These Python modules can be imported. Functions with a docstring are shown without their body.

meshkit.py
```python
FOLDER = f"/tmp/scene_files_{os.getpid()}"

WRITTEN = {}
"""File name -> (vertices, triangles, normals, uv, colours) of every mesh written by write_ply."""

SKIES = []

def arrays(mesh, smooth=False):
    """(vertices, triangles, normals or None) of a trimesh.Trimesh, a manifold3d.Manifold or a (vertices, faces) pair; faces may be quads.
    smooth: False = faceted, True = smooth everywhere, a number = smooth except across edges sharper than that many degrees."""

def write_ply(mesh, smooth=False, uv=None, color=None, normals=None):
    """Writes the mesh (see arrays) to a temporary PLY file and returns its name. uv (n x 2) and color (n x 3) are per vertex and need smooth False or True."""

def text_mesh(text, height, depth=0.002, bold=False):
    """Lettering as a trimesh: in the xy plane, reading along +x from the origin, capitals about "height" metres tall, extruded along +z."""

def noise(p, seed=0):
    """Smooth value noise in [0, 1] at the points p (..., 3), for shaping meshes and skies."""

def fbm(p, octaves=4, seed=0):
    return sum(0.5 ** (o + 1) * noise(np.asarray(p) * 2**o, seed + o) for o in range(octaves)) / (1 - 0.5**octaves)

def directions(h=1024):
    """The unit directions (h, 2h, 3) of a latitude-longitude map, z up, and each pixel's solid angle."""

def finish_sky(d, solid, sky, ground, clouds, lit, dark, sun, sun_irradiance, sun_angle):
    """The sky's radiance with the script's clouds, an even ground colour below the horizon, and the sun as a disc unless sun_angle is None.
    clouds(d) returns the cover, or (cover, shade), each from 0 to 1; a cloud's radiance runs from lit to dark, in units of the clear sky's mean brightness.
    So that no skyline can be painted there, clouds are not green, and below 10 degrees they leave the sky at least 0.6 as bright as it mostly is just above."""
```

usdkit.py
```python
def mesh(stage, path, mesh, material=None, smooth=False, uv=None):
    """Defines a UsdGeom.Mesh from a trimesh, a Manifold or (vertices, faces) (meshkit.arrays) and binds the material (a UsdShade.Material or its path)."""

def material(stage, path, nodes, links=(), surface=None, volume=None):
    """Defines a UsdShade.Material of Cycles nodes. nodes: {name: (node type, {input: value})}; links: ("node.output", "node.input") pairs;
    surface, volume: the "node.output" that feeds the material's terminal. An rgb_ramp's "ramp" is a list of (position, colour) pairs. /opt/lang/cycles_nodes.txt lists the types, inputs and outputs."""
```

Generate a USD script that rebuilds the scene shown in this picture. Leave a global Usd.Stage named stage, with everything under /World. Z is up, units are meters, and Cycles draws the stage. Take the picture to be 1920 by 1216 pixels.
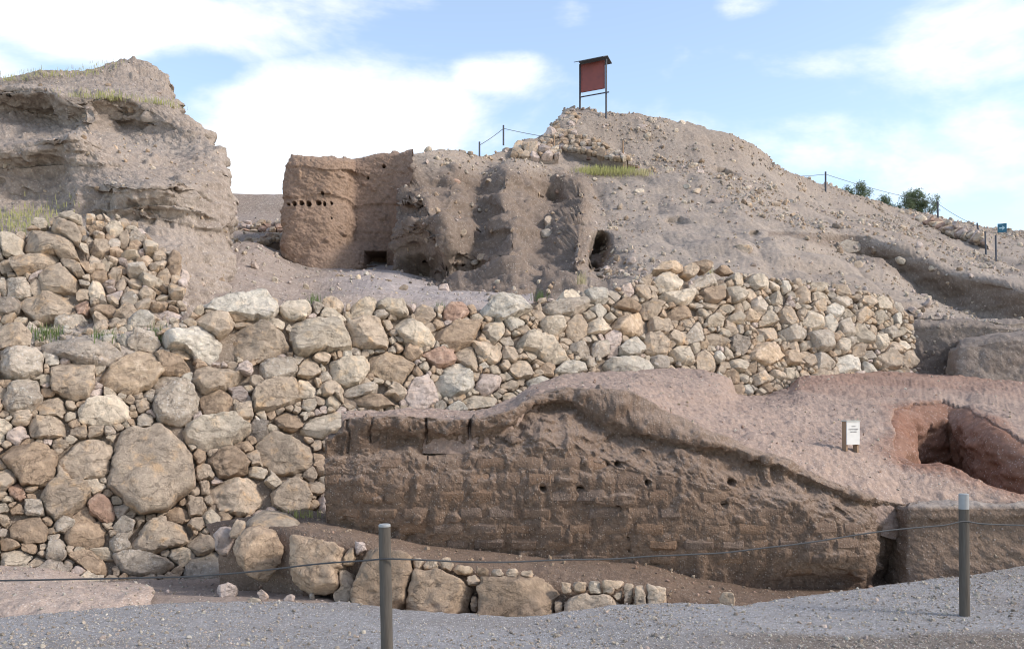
import math, random
import numpy as np
import trimesh
import usdkit, meshkit
from scipy import ndimage
from scipy.interpolate import PchipInterpolator, LinearNDInterpolator
from PIL import Image, ImageDraw
from pxr import Usd, UsdGeom, UsdLux, UsdShade, Sdf, Gf, Vt

stage = Usd.Stage.CreateInMemory()
UsdGeom.SetStageUpAxis(stage, UsdGeom.Tokens.z)
UsdGeom.SetStageMetersPerUnit(stage, 1.0)
UsdGeom.Xform.Define(stage, '/World')
UsdGeom.Scope.Define(stage, '/World/Looks')

# ------------------------------------------------------------------ camera, light, exposure
FOC, CAMZ, HORIZON, CX = 1750.0, 1.6, 758.0, 960.0
cam = UsdGeom.Camera.Define(stage, '/World/camera')
cam.AddTranslateOp().Set(Gf.Vec3d(0, 0, CAMZ))
cam.AddRotateXOp().Set(90.0)
cam.CreateHorizontalApertureAttr(36.0)
cam.CreateVerticalApertureAttr(36.0 * 648 / 1024)
cam.CreateFocalLengthAttr(FOC / 1920 * 36.0)
cam.CreateVerticalApertureOffsetAttr((HORIZON - 608.0) / 1920 * 36.0)
cam.CreateClippingRangeAttr(Gf.Vec2f(0.1, 6000))
EXPOSURE = 0.12
cam.CreateExposureAttr(EXPOSURE)

SUN = np.array([0.80, -0.20, 0.58]); SUN /= np.linalg.norm(SUN)
SUN_ELEV = math.asin(SUN[2]); SUN_ROT = math.atan2(SUN[0], SUN[1])
SKY_STRENGTH = 0.15
sun = UsdLux.DistantLight.Define(stage, '/World/sun')
sun.CreateIntensityAttr(0.8)
sun.CreateAngleAttr(8.0)
sun.CreateColorAttr(Gf.Vec3f(1.0, 0.95, 0.88))
sun.GetPrim().CreateAttribute('inputs:normalize', Sdf.ValueTypeNames.Bool).Set(True)
zx = -SUN                                            # light shines along its -z, so +z points to the sun
rot = Gf.Rotation(Gf.Vec3d(0, 0, 1), Gf.Vec3d(*map(float, SUN)))
sun.AddOrientOp(UsdGeom.XformOp.PrecisionFloat).Set(Gf.Quatf(rot.GetQuat()))

def sky_dir(px, py):
    d = np.array([(px - CX) / FOC, 1.0, (HORIZON - py) / FOC]); return d / np.linalg.norm(d)

def make_sky():
    n = {'tc': ('texture_coordinate', {}),
         'sky': ('sky_texture', {'sky_type': 'single_scattering', 'sun_disc': False, 'sun_elevation': SUN_ELEV, 'sun_rotation': SUN_ROT, 'air_density': 1.0, 'aerosol_density': 1.0, 'ozone_density': 1.6}),
         'map': ('mapping', {'scale': (1.0, 1.0, 2.2)}),
         'n1': ('noise_texture', {'scale': 4.2, 'detail': 9.0, 'roughness': 0.58, 'distortion': 0.25}),
         'n2': ('noise_texture', {'scale': 14.0, 'detail': 6.0, 'roughness': 0.6}),
         'bg': ('background_shader', {'strength': SKY_STRENGTH})}
    l = [('tc.generated', 'map.vector'), ('map.vector', 'n1.vector'), ('map.vector', 'n2.vector')]
    # clouds: (px, py, half width, half height, weight)
    blobs = [(610, 215, 290, 110, .60), (150, 20, 420, 85, .66), (945, 138, 105, 44, .40), (370, 120, 120, 40, -.25), (1800, 90, 230, 100, .42), (1640, 110, 200, 42, .36), (430, 330, 190, 150, .45),
             (1830, 260, 260, 130, .28), (1290, -60, 160, 60, .2), (-500, 100, 420, 240, .5), (2500, 100, 420, 260, .4), (1070, 25, 60, 35, .3), (1390, 12, 70, 26, .3)]
    prev = None
    for i, (px, py, hw, hh, w) in enumerate(blobs):
        c = sky_dir(px, py)
        n[f's{i}'] = ('vector_math', {'math_type': 'subtract', 'vector2': tuple(c)})
        n[f'm{i}'] = ('vector_math', {'math_type': 'multiply', 'vector2': (FOC / hw, FOC / hw, FOC / hh)})
        n[f'd{i}'] = ('vector_math', {'math_type': 'length'})
        n[f'r{i}'] = ('map_range', {'range_type': 'smoothstep', 'from_min': 0.25, 'from_max': 1.25, 'to_min': w, 'to_max': 0.0, 'clamp': True})
        l += [('tc.generated', f's{i}.vector1'), (f's{i}.vector', f'm{i}.vector1'), (f'm{i}.vector', f'd{i}.vector1'), (f'd{i}.value', f'r{i}.value')]
        if prev is None: prev = f'r{i}.result'
        else:
            n[f'a{i}'] = ('math', {'math_type': 'maximum' if w > 0 else 'add'})
            l += [(prev, f'a{i}.value1'), (f'r{i}.result', f'a{i}.value2')]; prev = f'a{i}.value'
    n['k1'] = ('math', {'math_type': 'multiply_add', 'value2': 1.5, 'value3': -0.62})
    n['k2'] = ('math', {'math_type': 'multiply_add', 'value2': 0.35, 'value3': -0.17})
    n['t1'] = ('math', {'math_type': 'add'}); n['t2'] = ('math', {'math_type': 'add'})
    n['cov'] = ('map_range', {'range_type': 'smoothstep', 'from_min': 0.12, 'from_max': 0.62, 'to_min': 0.10, 'to_max': 1.0, 'clamp': True})
    n['cc'] = ('color', {'value': CLOUD})
    n['mix'] = ('mix_color', {'blend_type': 'mix', 'use_clamp': True})
    n['gain'] = ('mix_color', {'blend_type': 'multiply', 'fac': 1.0, 'b': SKYGAIN})
    l += [('n1.fac', 'k1.value1'), ('n2.fac', 'k2.value1'), ('k1.value', 't1.value1'), ('k2.value', 't1.value2'), ('t1.value', 't2.value1'), (prev, 't2.value2'),
          ('t2.value', 'cov.value'), ('cov.result', 'mix.fac'), ('sky.color', 'gain.a'), ('gain.result', 'mix.a'), ('cc.color', 'mix.b'), ('mix.result', 'bg.color')]
    return usdkit.material(stage, '/World/Looks/sky_material', n, l, surface='bg.background')
CLOUD = (7.6, 7.7, 7.9)
SKYGAIN = (1.85, 1.80, 1.72)
dome = UsdLux.DomeLight.Define(stage, '/World/sky')
dome.CreateIntensityAttr(1.0)
UsdShade.MaterialBindingAPI.Apply(dome.GetPrim()).Bind(make_sky())
dome.GetPrim().SetCustomDataByKey('kind', 'structure')
dome.GetPrim().SetCustomDataByKey('label', 'pale blue sky with bright white cloud banks')

# ------------------------------------------------------------------ helpers
rng = np.random.default_rng(7)
_used = {}
def numbered(parent, name):
    k = (parent, name); i = _used.get(k, -1) + 1; _used[k] = i
    return f'{parent}/{name}' if i == 0 else f'{parent}/{name}_{i:03d}'
def tag(prim, label=None, category=None, group=None, kind=None):
    p = prim.GetPrim() if hasattr(prim, 'GetPrim') else prim
    for k, v in (('label', label), ('category', category), ('group', group), ('kind', kind)):
        if v: p.SetCustomDataByKey(k, v)
    return p
def path_of(parent): return '/World' if parent is None else str(parent.GetPath())
def obj(name, mesh, material, parent=None, smooth=True, tone=None):
    p = numbered(path_of(parent), name)
    m = usdkit.mesh(stage, p, mesh, material, smooth=smooth)
    if tone is not None:
        UsdGeom.PrimvarsAPI(m).CreatePrimvar('tone', Sdf.ValueTypeNames.FloatArray, 'vertex').Set(Vt.FloatArray.FromNumpy(np.asarray(tone, np.float32)))
    return m.GetPrim()
def thing(name, label, category, loc=(0, 0, 0), rz=0, group=None):
    x = UsdGeom.Xform.Define(stage, numbered('/World', name))
    x.AddTranslateOp().Set(Gf.Vec3d(*map(float, loc)))
    if rz: x.AddRotateZOp().Set(float(rz))
    return tag(x, label, category, group)

def P(px, py, D): return np.array([(px - CX) / FOC * D, D, CAMZ + (HORIZON - py) / FOC * D])
def Z(px, D, z): return np.array([(px - CX) / FOC * D, D, z])
def project(v):
    v = np.asarray(v); return np.stack([CX + v[..., 0] / v[..., 1] * FOC, HORIZON - (v[..., 2] - CAMZ) / v[..., 1] * FOC], -1)
def pt(c):
    if isinstance(c, np.ndarray): return c
    return P(*c) if len(c) == 3 else Z(c[0], c[2], c[3])

def loft(net, step=1.9, flat=True):
    """net: rows of control points (same count); returns a dense grid of points (nv, nu, 3)."""
    G = np.array([[pt(c) for c in row] for row in net])
    def samples(A):                                  # A (n, m, 3): spacing along axis 0
        d = np.linalg.norm(np.diff(A, axis=0), axis=2)
        pr = project(np.where(A[..., 1:2] < 2, np.concatenate([A[..., :1], np.full_like(A[..., :1], 2), A[..., 2:]], -1), A))
        dp = np.linalg.norm(np.diff(pr, axis=0), axis=2)
        t = np.concatenate([[0], np.cumsum(np.maximum(d.mean(1), 1e-3))]); t /= t[-1]
        n = np.clip((np.quantile(dp, 0.8, axis=1) / step).astype(int), 2, 260)
        n = np.maximum(n, np.minimum((d.max(1) / 0.5).astype(int), 24))
        s = np.concatenate([np.linspace(t[i], t[i + 1], n[i], endpoint=False) for i in range(len(n))] + [[1.0]])
        return t, s
    tv, sv = samples(G); tu, su = samples(np.transpose(G, (1, 0, 2)))
    A = PchipInterpolator(tv, G, axis=0)(sv)
    return PchipInterpolator(tu, A, axis=1)(su)

def grid_faces(nv, nu):
    i = np.arange(nv * nu).reshape(nv, nu)
    a, b, c, d = i[:-1, :-1].ravel(), i[:-1, 1:].ravel(), i[1:, 1:].ravel(), i[1:, :-1].ravel()
    return np.vstack([np.stack([a, d, c], 1), np.stack([a, c, b], 1)])
def grid_normals(G):
    n = np.cross(np.gradient(G, axis=1), np.gradient(G, axis=0))
    l = np.linalg.norm(n, axis=2, keepdims=True); n = n / np.maximum(l, 1e-9)
    return n
def sn(p, f, seed, octaves=3): return meshkit.fbm(np.asarray(p) * np.asarray(f), octaves, seed) * 2 - 1

def roughen(G, layers, sgn=1.0, mask=1.0):
    """layers: (frequency per axis or scalar, amplitude, octaves, kind, seed); pushes along the normal."""
    N = grid_normals(G) * sgn
    D = np.zeros(G.shape[:2])
    for f, amp, oc, kind, seed in layers:
        x = sn(G, f, seed, oc)
        if kind == 'ridge': x = 0.5 - 2 * np.abs(x)
        elif kind == 'crack': x = -np.clip(1 - np.abs(x) * 9, 0, 1)
        elif kind == 'lump': x = np.clip(x * 2.2, -0.4, 1)
        elif kind == 'steep': x = (0.5 - 2 * np.abs(x)) * np.clip(1.25 - 1.3 * np.abs(N[..., 2]), 0, 1)
        elif kind == 'hole': x = -np.clip((x - 0.42) * 6, 0, 1)
        D += amp * x
    return G + N * (D * mask)[..., None]

# ------------------------------------------------------------------ materials
def mat_earth(name, c1, c2, alt=None, speck=(0.5, 0.46, 0.42), bump=0.6, fine=1.0, speck_amt=0.8, alt2=None):
    n = {'g': ('geometry', {}),
         'n1': ('noise_texture', {'scale': 0.8, 'detail': 6.0, 'roughness': 0.62}),
         'n2': ('noise_texture', {'scale': 9.0 * fine, 'detail': 8.0, 'roughness': 0.7}),
         'n3': ('noise_texture', {'scale': 45.0 * fine, 'detail': 5.0, 'roughness': 0.7}),
         'v': ('voronoi_texture', {'scale': 24.0 * fine, 'randomness': 1.0}),
         'r1': ('map_range', {'from_min': 0.35, 'from_max': 0.65, 'clamp': True}),
         'mixa': ('mix_color', {'a': c1, 'b': c2}),
         'r2': ('map_range', {'from_min': 0.28, 'from_max': 0.72, 'to_min': 0.66, 'to_max': 1.26, 'clamp': True}),
         'r3': ('map_range', {'from_min': 0.3, 'from_max': 0.7, 'to_min': 0.82, 'to_max': 1.16, 'clamp': True}),
         'mm': ('math', {'math_type': 'multiply'}),
         'grey': ('combine_color', {}),
         'mul': ('mix_color', {'blend_type': 'multiply', 'fac': 1.0, 'use_clamp': False}),
         'sc': ('separate_color', {}),
         'th': ('math', {'math_type': 'greater_than', 'value2': 0.80}),
         'near': ('math', {'math_type': 'less_than', 'value2': 0.36}),
         'sp': ('math', {'math_type': 'multiply'}), 'sp2': ('math', {'math_type': 'multiply', 'value2': speck_amt}),
         'mixs': ('mix_color', {'b': speck}),
         'h1': ('math', {'math_type': 'multiply_add', 'value2': 0.5}),
         'inv': ('math', {'math_type': 'multiply', 'value2': -0.35}),
         'b': ('bump', {'strength': bump, 'distance': 0.03}),
         'p': ('principled_bsdf', {'roughness': 0.95, 'specular_ior_level': 0.12})}
    l = [('g.position', 'n1.vector'), ('g.position', 'n2.vector'), ('g.position', 'n3.vector'), ('g.position', 'v.vector'),
         ('n1.fac', 'r1.value'), ('r1.result', 'mixa.fac'), ('n2.fac', 'r2.value'), ('n3.fac', 'r3.value'), ('r2.result', 'mm.value1'), ('r3.result', 'mm.value2'),
         ('mm.value', 'grey.r'), ('mm.value', 'grey.g'), ('mm.value', 'grey.b'), ('grey.color', 'mul.b'),
         ('v.color', 'sc.color'), ('sc.r', 'th.value1'), ('v.distance', 'near.value1'), ('th.value', 'sp.value1'), ('near.value', 'sp.value2'), ('sp.value', 'sp2.value1'), ('sp2.value', 'mixs.fac'),
         ('mul.result', 'mixs.a'), ('mixs.result', 'p.base_color'),
         ('n2.fac', 'h1.value1'), ('v.distance', 'inv.value1'), ('inv.value', 'h1.value3')]
    n['h2'] = ('math', {'math_type': 'multiply_add', 'value2': 0.3}); l += [('n3.fac', 'h2.value1'), ('h1.value', 'h2.value3'), ('h2.value', 'b.height'), ('b.normal', 'p.normal')]
    if alt is not None:
        n['at'] = ('attribute', {'attribute': 'tone'}); n['mixt'] = ('mix_color', {'b': alt})
        l += [('at.fac', 'mixt.fac'), ('mixa.result', 'mixt.a'), ('mixt.result', 'mul.a')]
    else: l += [('mixa.result', 'mul.a')]
    return usdkit.material(stage, f'/World/Looks/{name}', n, l, surface='p.BSDF')

def mat_stone(name, c1, c2, stain, fleck=None, bump=0.7):
    n = {'g': ('geometry', {}), 'oi': ('object_info', {}),
         'n1': ('noise_texture', {'scale': 2.6, 'detail': 7.0, 'roughness': 0.65, 'distortion': 0.4}),
         'n2': ('noise_texture', {'scale': 11.0, 'detail': 8.0, 'roughness': 0.72}),
         'n3': ('noise_texture', {'scale': 48.0, 'detail': 6.0, 'roughness': 0.7}),
         'n4': ('noise_texture', {'scale': 5.5, 'detail': 5.0, 'roughness': 0.6}),
         'r1': ('map_range', {'from_min': 0.36, 'from_max': 0.64, 'clamp': True}),
         'ma': ('mix_color', {'a': c1, 'b': c2}),
         'rs': ('map_range', {'from_min': 0.54, 'from_max': 0.70, 'to_max': 0.75, 'clamp': True}),
         'ms': ('mix_color', {'b': stain}),
         'r2': ('map_range', {'from_min': 0.25, 'from_max': 0.75, 'to_min': 0.55, 'to_max': 1.38, 'clamp': True}),
         'ro': ('map_range', {'to_min': 0.80, 'to_max': 1.16, 'clamp': True}),
         'mm': ('math', {'math_type': 'multiply'}), 'grey': ('combine_color', {}),
         'mul': ('mix_color', {'blend_type': 'multiply', 'fac': 1.0, 'use_clamp': False}),
         'h': ('math', {'math_type': 'multiply_add', 'value2': 0.35}),
         'mc': ('mapping', {'scale': (1.0, 1.0, 1.8)}), 'nc': ('noise_texture', {'scale': 2.3, 'detail': 7.0, 'roughness': 0.62, 'distortion': 0.6}), 'c1': ('math', {'math_type': 'subtract', 'value2': 0.5}), 'c2': ('math', {'math_type': 'absolute'}), 'c3': ('map_range', {'from_min': 0.0, 'from_max': 0.011, 'to_min': 0.80, 'to_max': 1.0, 'clamp': True}), 'm3': ('math', {'math_type': 'multiply'}), 'hc': ('math', {'math_type': 'add'}),
         'b': ('bump', {'strength': 1.0, 'distance': 0.045}),
         'p': ('principled_bsdf', {'roughness': 0.9, 'specular_ior_level': 0.18})}
    l = [('g.position', f'n{i}.vector') for i in (1, 2, 3, 4)] + [('n1.fac', 'r1.value'), ('r1.result', 'ma.fac'), ('n4.fac', 'rs.value'), ('rs.result', 'ms.fac'), ('ma.result', 'ms.a'),
         ('n2.fac', 'r2.value'), ('oi.random', 'ro.value'), ('r2.result', 'mm.value1'), ('ro.result', 'mm.value2'), ('mm.value', 'm3.value1'), ('c3.result', 'm3.value2'), ('m3.value', 'grey.r'), ('m3.value', 'grey.g'), ('m3.value', 'grey.b'),
         ('ms.result', 'mul.a'), ('grey.color', 'mul.b'), ('g.position', 'mc.vector'), ('mc.vector', 'nc.vector'), ('nc.fac', 'c1.value1'), ('c1.value', 'c2.value1'), ('c2.value', 'c3.value'), ('c3.result', 'hc.value1'), ('h.value', 'hc.value2'), ('n3.fac', 'h.value1'), ('n2.fac', 'h.value3'), ('hc.value', 'b.height'), ('b.normal', 'p.normal')]
    if fleck:
        n['rf'] = ('map_range', {'from_min': 0.56, 'from_max': 0.63, 'to_max': 0.8, 'clamp': True}); n['mf'] = ('mix_color', {'b': fleck}); n['n5'] = ('noise_texture', {'scale': 19.0, 'detail': 7.0, 'roughness': 0.75})
        l += [('g.position', 'n5.vector'), ('n5.fac', 'rf.value'), ('rf.result', 'mf.fac'), ('mul.result', 'mf.a'), ('mf.result', 'p.base_color')]
    else: l += [('mul.result', 'p.base_color')]
    return usdkit.material(stage, f'/World/Looks/{name}', n, l, surface='p.BSDF')

def mat_plain(name, c1, c2=None, scale=6.0, rough=0.7, bump=0.2, spec=0.3, metallic=0.0, stretch=(1, 1, 1), coords='object'):
    c2 = c2 or tuple(0.75 * x for x in c1)
    n = {'tc': ('texture_coordinate', {}), 'm': ('mapping', {'scale': stretch}), 'n': ('noise_texture', {'scale': scale, 'detail': 6.0, 'roughness': 0.65}), 'r': ('map_range', {'from_min': 0.3, 'from_max': 0.7, 'clamp': True}),
         'x': ('mix_color', {'a': c1, 'b': c2}), 'b': ('bump', {'strength': bump, 'distance': 0.01}), 'p': ('principled_bsdf', {'roughness': rough, 'specular_ior_level': spec, 'metallic': metallic})}
    l = [('tc.object', 'm.vector'), ('m.vector', 'n.vector'), ('n.fac', 'r.value'), ('r.result', 'x.fac'), ('x.result', 'p.base_color'), ('n.fac', 'b.height'), ('b.normal', 'p.normal')]
    return usdkit.material(stage, f'/World/Looks/{name}', n, l, surface='p.BSDF')
def mat_leaf(name, c1, c2):
    n = {'oi': ('geometry', {}), 'x': ('mix_color', {'a': c1, 'b': c2}), 'd': ('principled_bsdf', {'roughness': 0.7, 'specular_ior_level': 0.2}), 't': ('translucent_bsdf', {}), 'mx': ('mix_closure', {'fac': 0.3})}
    l = [('oi.random_per_island', 'x.fac'), ('x.result', 'd.base_color'), ('x.result', 't.color'), ('d.BSDF', 'mx.closure1'), ('t.BSDF', 'mx.closure2')]
    return usdkit.material(stage, f'/World/Looks/{name}', n, l, surface='mx.closure')

M = {}
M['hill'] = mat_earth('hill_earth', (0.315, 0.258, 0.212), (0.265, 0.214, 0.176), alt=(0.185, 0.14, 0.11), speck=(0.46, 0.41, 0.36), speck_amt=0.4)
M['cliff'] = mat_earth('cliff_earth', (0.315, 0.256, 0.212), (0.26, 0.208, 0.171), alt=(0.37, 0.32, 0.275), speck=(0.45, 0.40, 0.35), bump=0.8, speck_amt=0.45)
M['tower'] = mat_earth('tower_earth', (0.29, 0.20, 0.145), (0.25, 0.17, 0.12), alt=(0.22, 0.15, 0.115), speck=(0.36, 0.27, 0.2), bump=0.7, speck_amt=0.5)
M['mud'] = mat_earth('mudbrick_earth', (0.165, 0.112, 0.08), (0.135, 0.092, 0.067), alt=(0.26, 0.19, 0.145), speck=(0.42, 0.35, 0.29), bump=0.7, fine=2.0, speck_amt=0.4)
M['brick'] = mat_earth('mudbrick', (0.19, 0.128, 0.09), (0.155, 0.105, 0.077), speck=(0.42, 0.35, 0.29), bump=0.7, fine=2.2, speck_amt=0.35)
M['brick2'] = mat_earth('mudbrick_grey', (0.17, 0.122, 0.094), (0.145, 0.104, 0.082), speck=(0.42, 0.35, 0.29), bump=0.7, fine=2.2, speck_amt=0.35)
M['brick3'] = mat_earth('mudbrick_warm', (0.20, 0.127, 0.084), (0.165, 0.108, 0.075), speck=(0.42, 0.35, 0.29), bump=0.7, fine=2.2, speck_amt=0.35)
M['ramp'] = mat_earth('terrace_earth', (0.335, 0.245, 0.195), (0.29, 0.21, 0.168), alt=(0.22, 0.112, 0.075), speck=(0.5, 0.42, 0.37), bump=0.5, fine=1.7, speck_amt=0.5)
M['gully'] = mat_earth('gully_earth', (0.285, 0.225, 0.185), (0.255, 0.198, 0.163), alt=(0.33, 0.285, 0.27), speck=(0.5, 0.45, 0.4))
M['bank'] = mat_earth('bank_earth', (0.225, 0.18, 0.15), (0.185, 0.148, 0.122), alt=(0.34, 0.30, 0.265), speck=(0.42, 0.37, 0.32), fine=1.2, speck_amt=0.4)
M['baulk'] = mat_earth('baulk_earth', (0.20, 0.142, 0.105), (0.165, 0.115, 0.086), alt=(0.33, 0.28, 0.24), speck=(0.4, 0.34, 0.29), fine=1.6, speck_amt=0.3)
M['floor'] = mat_earth('trench_earth', (0.30, 0.235, 0.195), (0.26, 0.20, 0.165), speck=(0.5, 0.43, 0.37), fine=1.8, speck_amt=0.6)
M['hump'] = mat_earth('hump_earth', (0.40, 0.31, 0.255), (0.35, 0.265, 0.215), speck=(0.55, 0.48, 0.42), fine=1.8, speck_amt=0.6)
M['path'] = mat_earth('path_gravel', (0.28, 0.263, 0.258), (0.245, 0.228, 0.22), alt=(0.17, 0.138, 0.115), speck=(0.6, 0.58, 0.56), fine=2.6, bump=0.6, speck_amt=0.75)
M['fill'] = mat_earth('wall_fill', (0.27, 0.212, 0.163), (0.22, 0.17, 0.13), speck=(0.45, 0.38, 0.31), fine=1.6)
STN = {'t': mat_stone('stone_tan', (0.506, 0.399, 0.299), (0.425, 0.331, 0.249), (0.529, 0.348, 0.199)),
       'l': mat_stone('stone_light_tan', (0.574, 0.478, 0.372), (0.494, 0.405, 0.310), (0.574, 0.416, 0.265)),
       'o': mat_stone('stone_orange', (0.513, 0.373, 0.249), (0.470, 0.356, 0.260), (0.574, 0.450, 0.332)),
       'g': mat_stone('stone_grey', (0.471, 0.394, 0.315), (0.397, 0.327, 0.261), (0.460, 0.360, 0.277), fleck=(0.574, 0.529, 0.476)),
       'w': mat_stone('stone_pale', (0.560, 0.501, 0.418), (0.482, 0.421, 0.349), (0.574, 0.461, 0.343), fleck=(0.414, 0.371, 0.343)),
       'b': mat_stone('stone_brown', (0.401, 0.292, 0.205), (0.345, 0.248, 0.171), (0.460, 0.338, 0.232)),
       'd': mat_stone('stone_dark', (0.345, 0.287, 0.232), (0.287, 0.239, 0.197), (0.379, 0.292, 0.222), fleck=(0.483, 0.427, 0.388)),
       'p': mat_stone('stone_pinkish', (0.529, 0.427, 0.372), (0.460, 0.366, 0.310), (0.483, 0.348, 0.255)),
       'r': mat_stone('stone_reddish', (0.414, 0.265, 0.189), (0.368, 0.242, 0.182), (0.483, 0.360, 0.277))}
M['wood'] = mat_plain('weathered_post', (0.105, 0.09, 0.075), (0.065, 0.055, 0.046), scale=14, rough=0.85, bump=0.5, spec=0.15, stretch=(3, 3, 0.35))
M['cap'] = mat_plain('post_cap', (0.30, 0.30, 0.295), (0.24, 0.24, 0.235), scale=8, rough=0.6)
M['wire'] = mat_plain('wire_grey', (0.05, 0.05, 0.052), (0.035, 0.035, 0.037), scale=20, rough=0.6)
M['darksteel'] = mat_plain('dark_steel', (0.075, 0.08, 0.095), (0.055, 0.055, 0.065), scale=9, rough=0.55)
M['roofsteel'] = mat_plain('roof_steel', (0.10, 0.11, 0.12), (0.075, 0.08, 0.09), scale=5, rough=0.6)
M['redpanel'] = mat_plain('rusty_red_panel', (0.22, 0.065, 0.055), (0.165, 0.055, 0.05), scale=3.2, rough=0.75)
M['signwood'] = mat_plain('sign_wood', (0.32, 0.21, 0.13), (0.24, 0.155, 0.095), scale=18, rough=0.8, stretch=(4, 4, 0.5))
M['signpale'] = mat_plain('sign_pale', (0.66, 0.64, 0.60), (0.58, 0.55, 0.51), scale=9, rough=0.6)
M['ink'] = mat_plain('sign_ink', (0.22, 0.21, 0.20), (0.3, 0.29, 0.28), scale=30, rough=0.8)
M['signgrey'] = mat_plain('sign_cap', (0.42, 0.42, 0.38), (0.35, 0.35, 0.31), scale=12, rough=0.8)
M['blue'] = mat_plain('teal_board', (0.03, 0.12, 0.17), (0.03, 0.10, 0.145), scale=5, rough=0.5)
M['arrow'] = mat_plain('arrow_paint', (0.42, 0.58, 0.62), scale=5, rough=0.6)
M['step'] = mat_plain('step_timber', (0.26, 0.165, 0.12), (0.20, 0.13, 0.10), scale=3, rough=0.9)
M['grass'] = mat_leaf('dry_grass', (0.34, 0.33, 0.13), (0.24, 0.27, 0.10))
M['grass2'] = mat_leaf('fresh_weed', (0.13, 0.17, 0.06), (0.085, 0.125, 0.045))
M['drygrass'] = mat_leaf('straw_grass', (0.42, 0.37, 0.20), (0.32, 0.31, 0.15))
M['leaf'] = mat_leaf('shrub_leaf', (0.125, 0.155, 0.085), (0.075, 0.105, 0.055))
M['twig'] = mat_plain('shrub_twig', (0.16, 0.13, 0.10), scale=20, rough=0.9)
# ------------------------------------------------------------------ terrain
SURF = {}
def ledges(G, spacing, amp, seed, mask=1.0, wob=0.9):
    """eroded layers: each one juts out at its top and is undercut at its foot; only on steep ground"""
    N = grid_normals(G); h = N * [1, 1, 0]; h /= np.maximum(np.linalg.norm(h, axis=-1, keepdims=True), 1e-6)
    f = np.mod(G[..., 2] / spacing + wob * sn(G, (0.35, 0.35, 0.2), seed, 3), 1.0)
    prof = np.where(f < 0.92, f / 0.92, (1 - f) / 0.08) - 0.5
    st = np.clip(1.5 - 1.9 * np.abs(N[..., 2]), 0, 1) * np.clip(0.6 + 1.2 * sn(G, 0.6, seed + 1, 2), 0, 1.3)
    return G + h * (prof * amp * st * mask)[..., None]
def terrain(name, G, material, tone=None, label=None, sgn=1.0, parent=None, kind='structure'):
    nv, nu = G.shape[:2]
    f = grid_faces(nv, nu)
    if sgn < 0: f = f[:, ::-1]
    p = obj(name, (G.reshape(-1, 3), f), material, parent, smooth=True, tone=None if tone is None else tone.reshape(-1))
    if parent is None: tag(p, label, kind=kind)
    SURF[name] = G
    return p

# far ground, to the horizon
r_ = np.concatenate([[0], np.geomspace(4, 3000, 40)]); a_ = np.linspace(0, 2 * np.pi, 73)
Gf_ = np.stack([np.outer(r_, np.cos(a_)), np.outer(r_, np.sin(a_)) + 20, np.full((41, 73), -1.6)], -1)
terrain('ground', Gf_[:, ::-1], M['hill'], np.zeros(Gf_.shape[:2]), 'dry plain around the excavated mound', sgn=-1.0)

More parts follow.
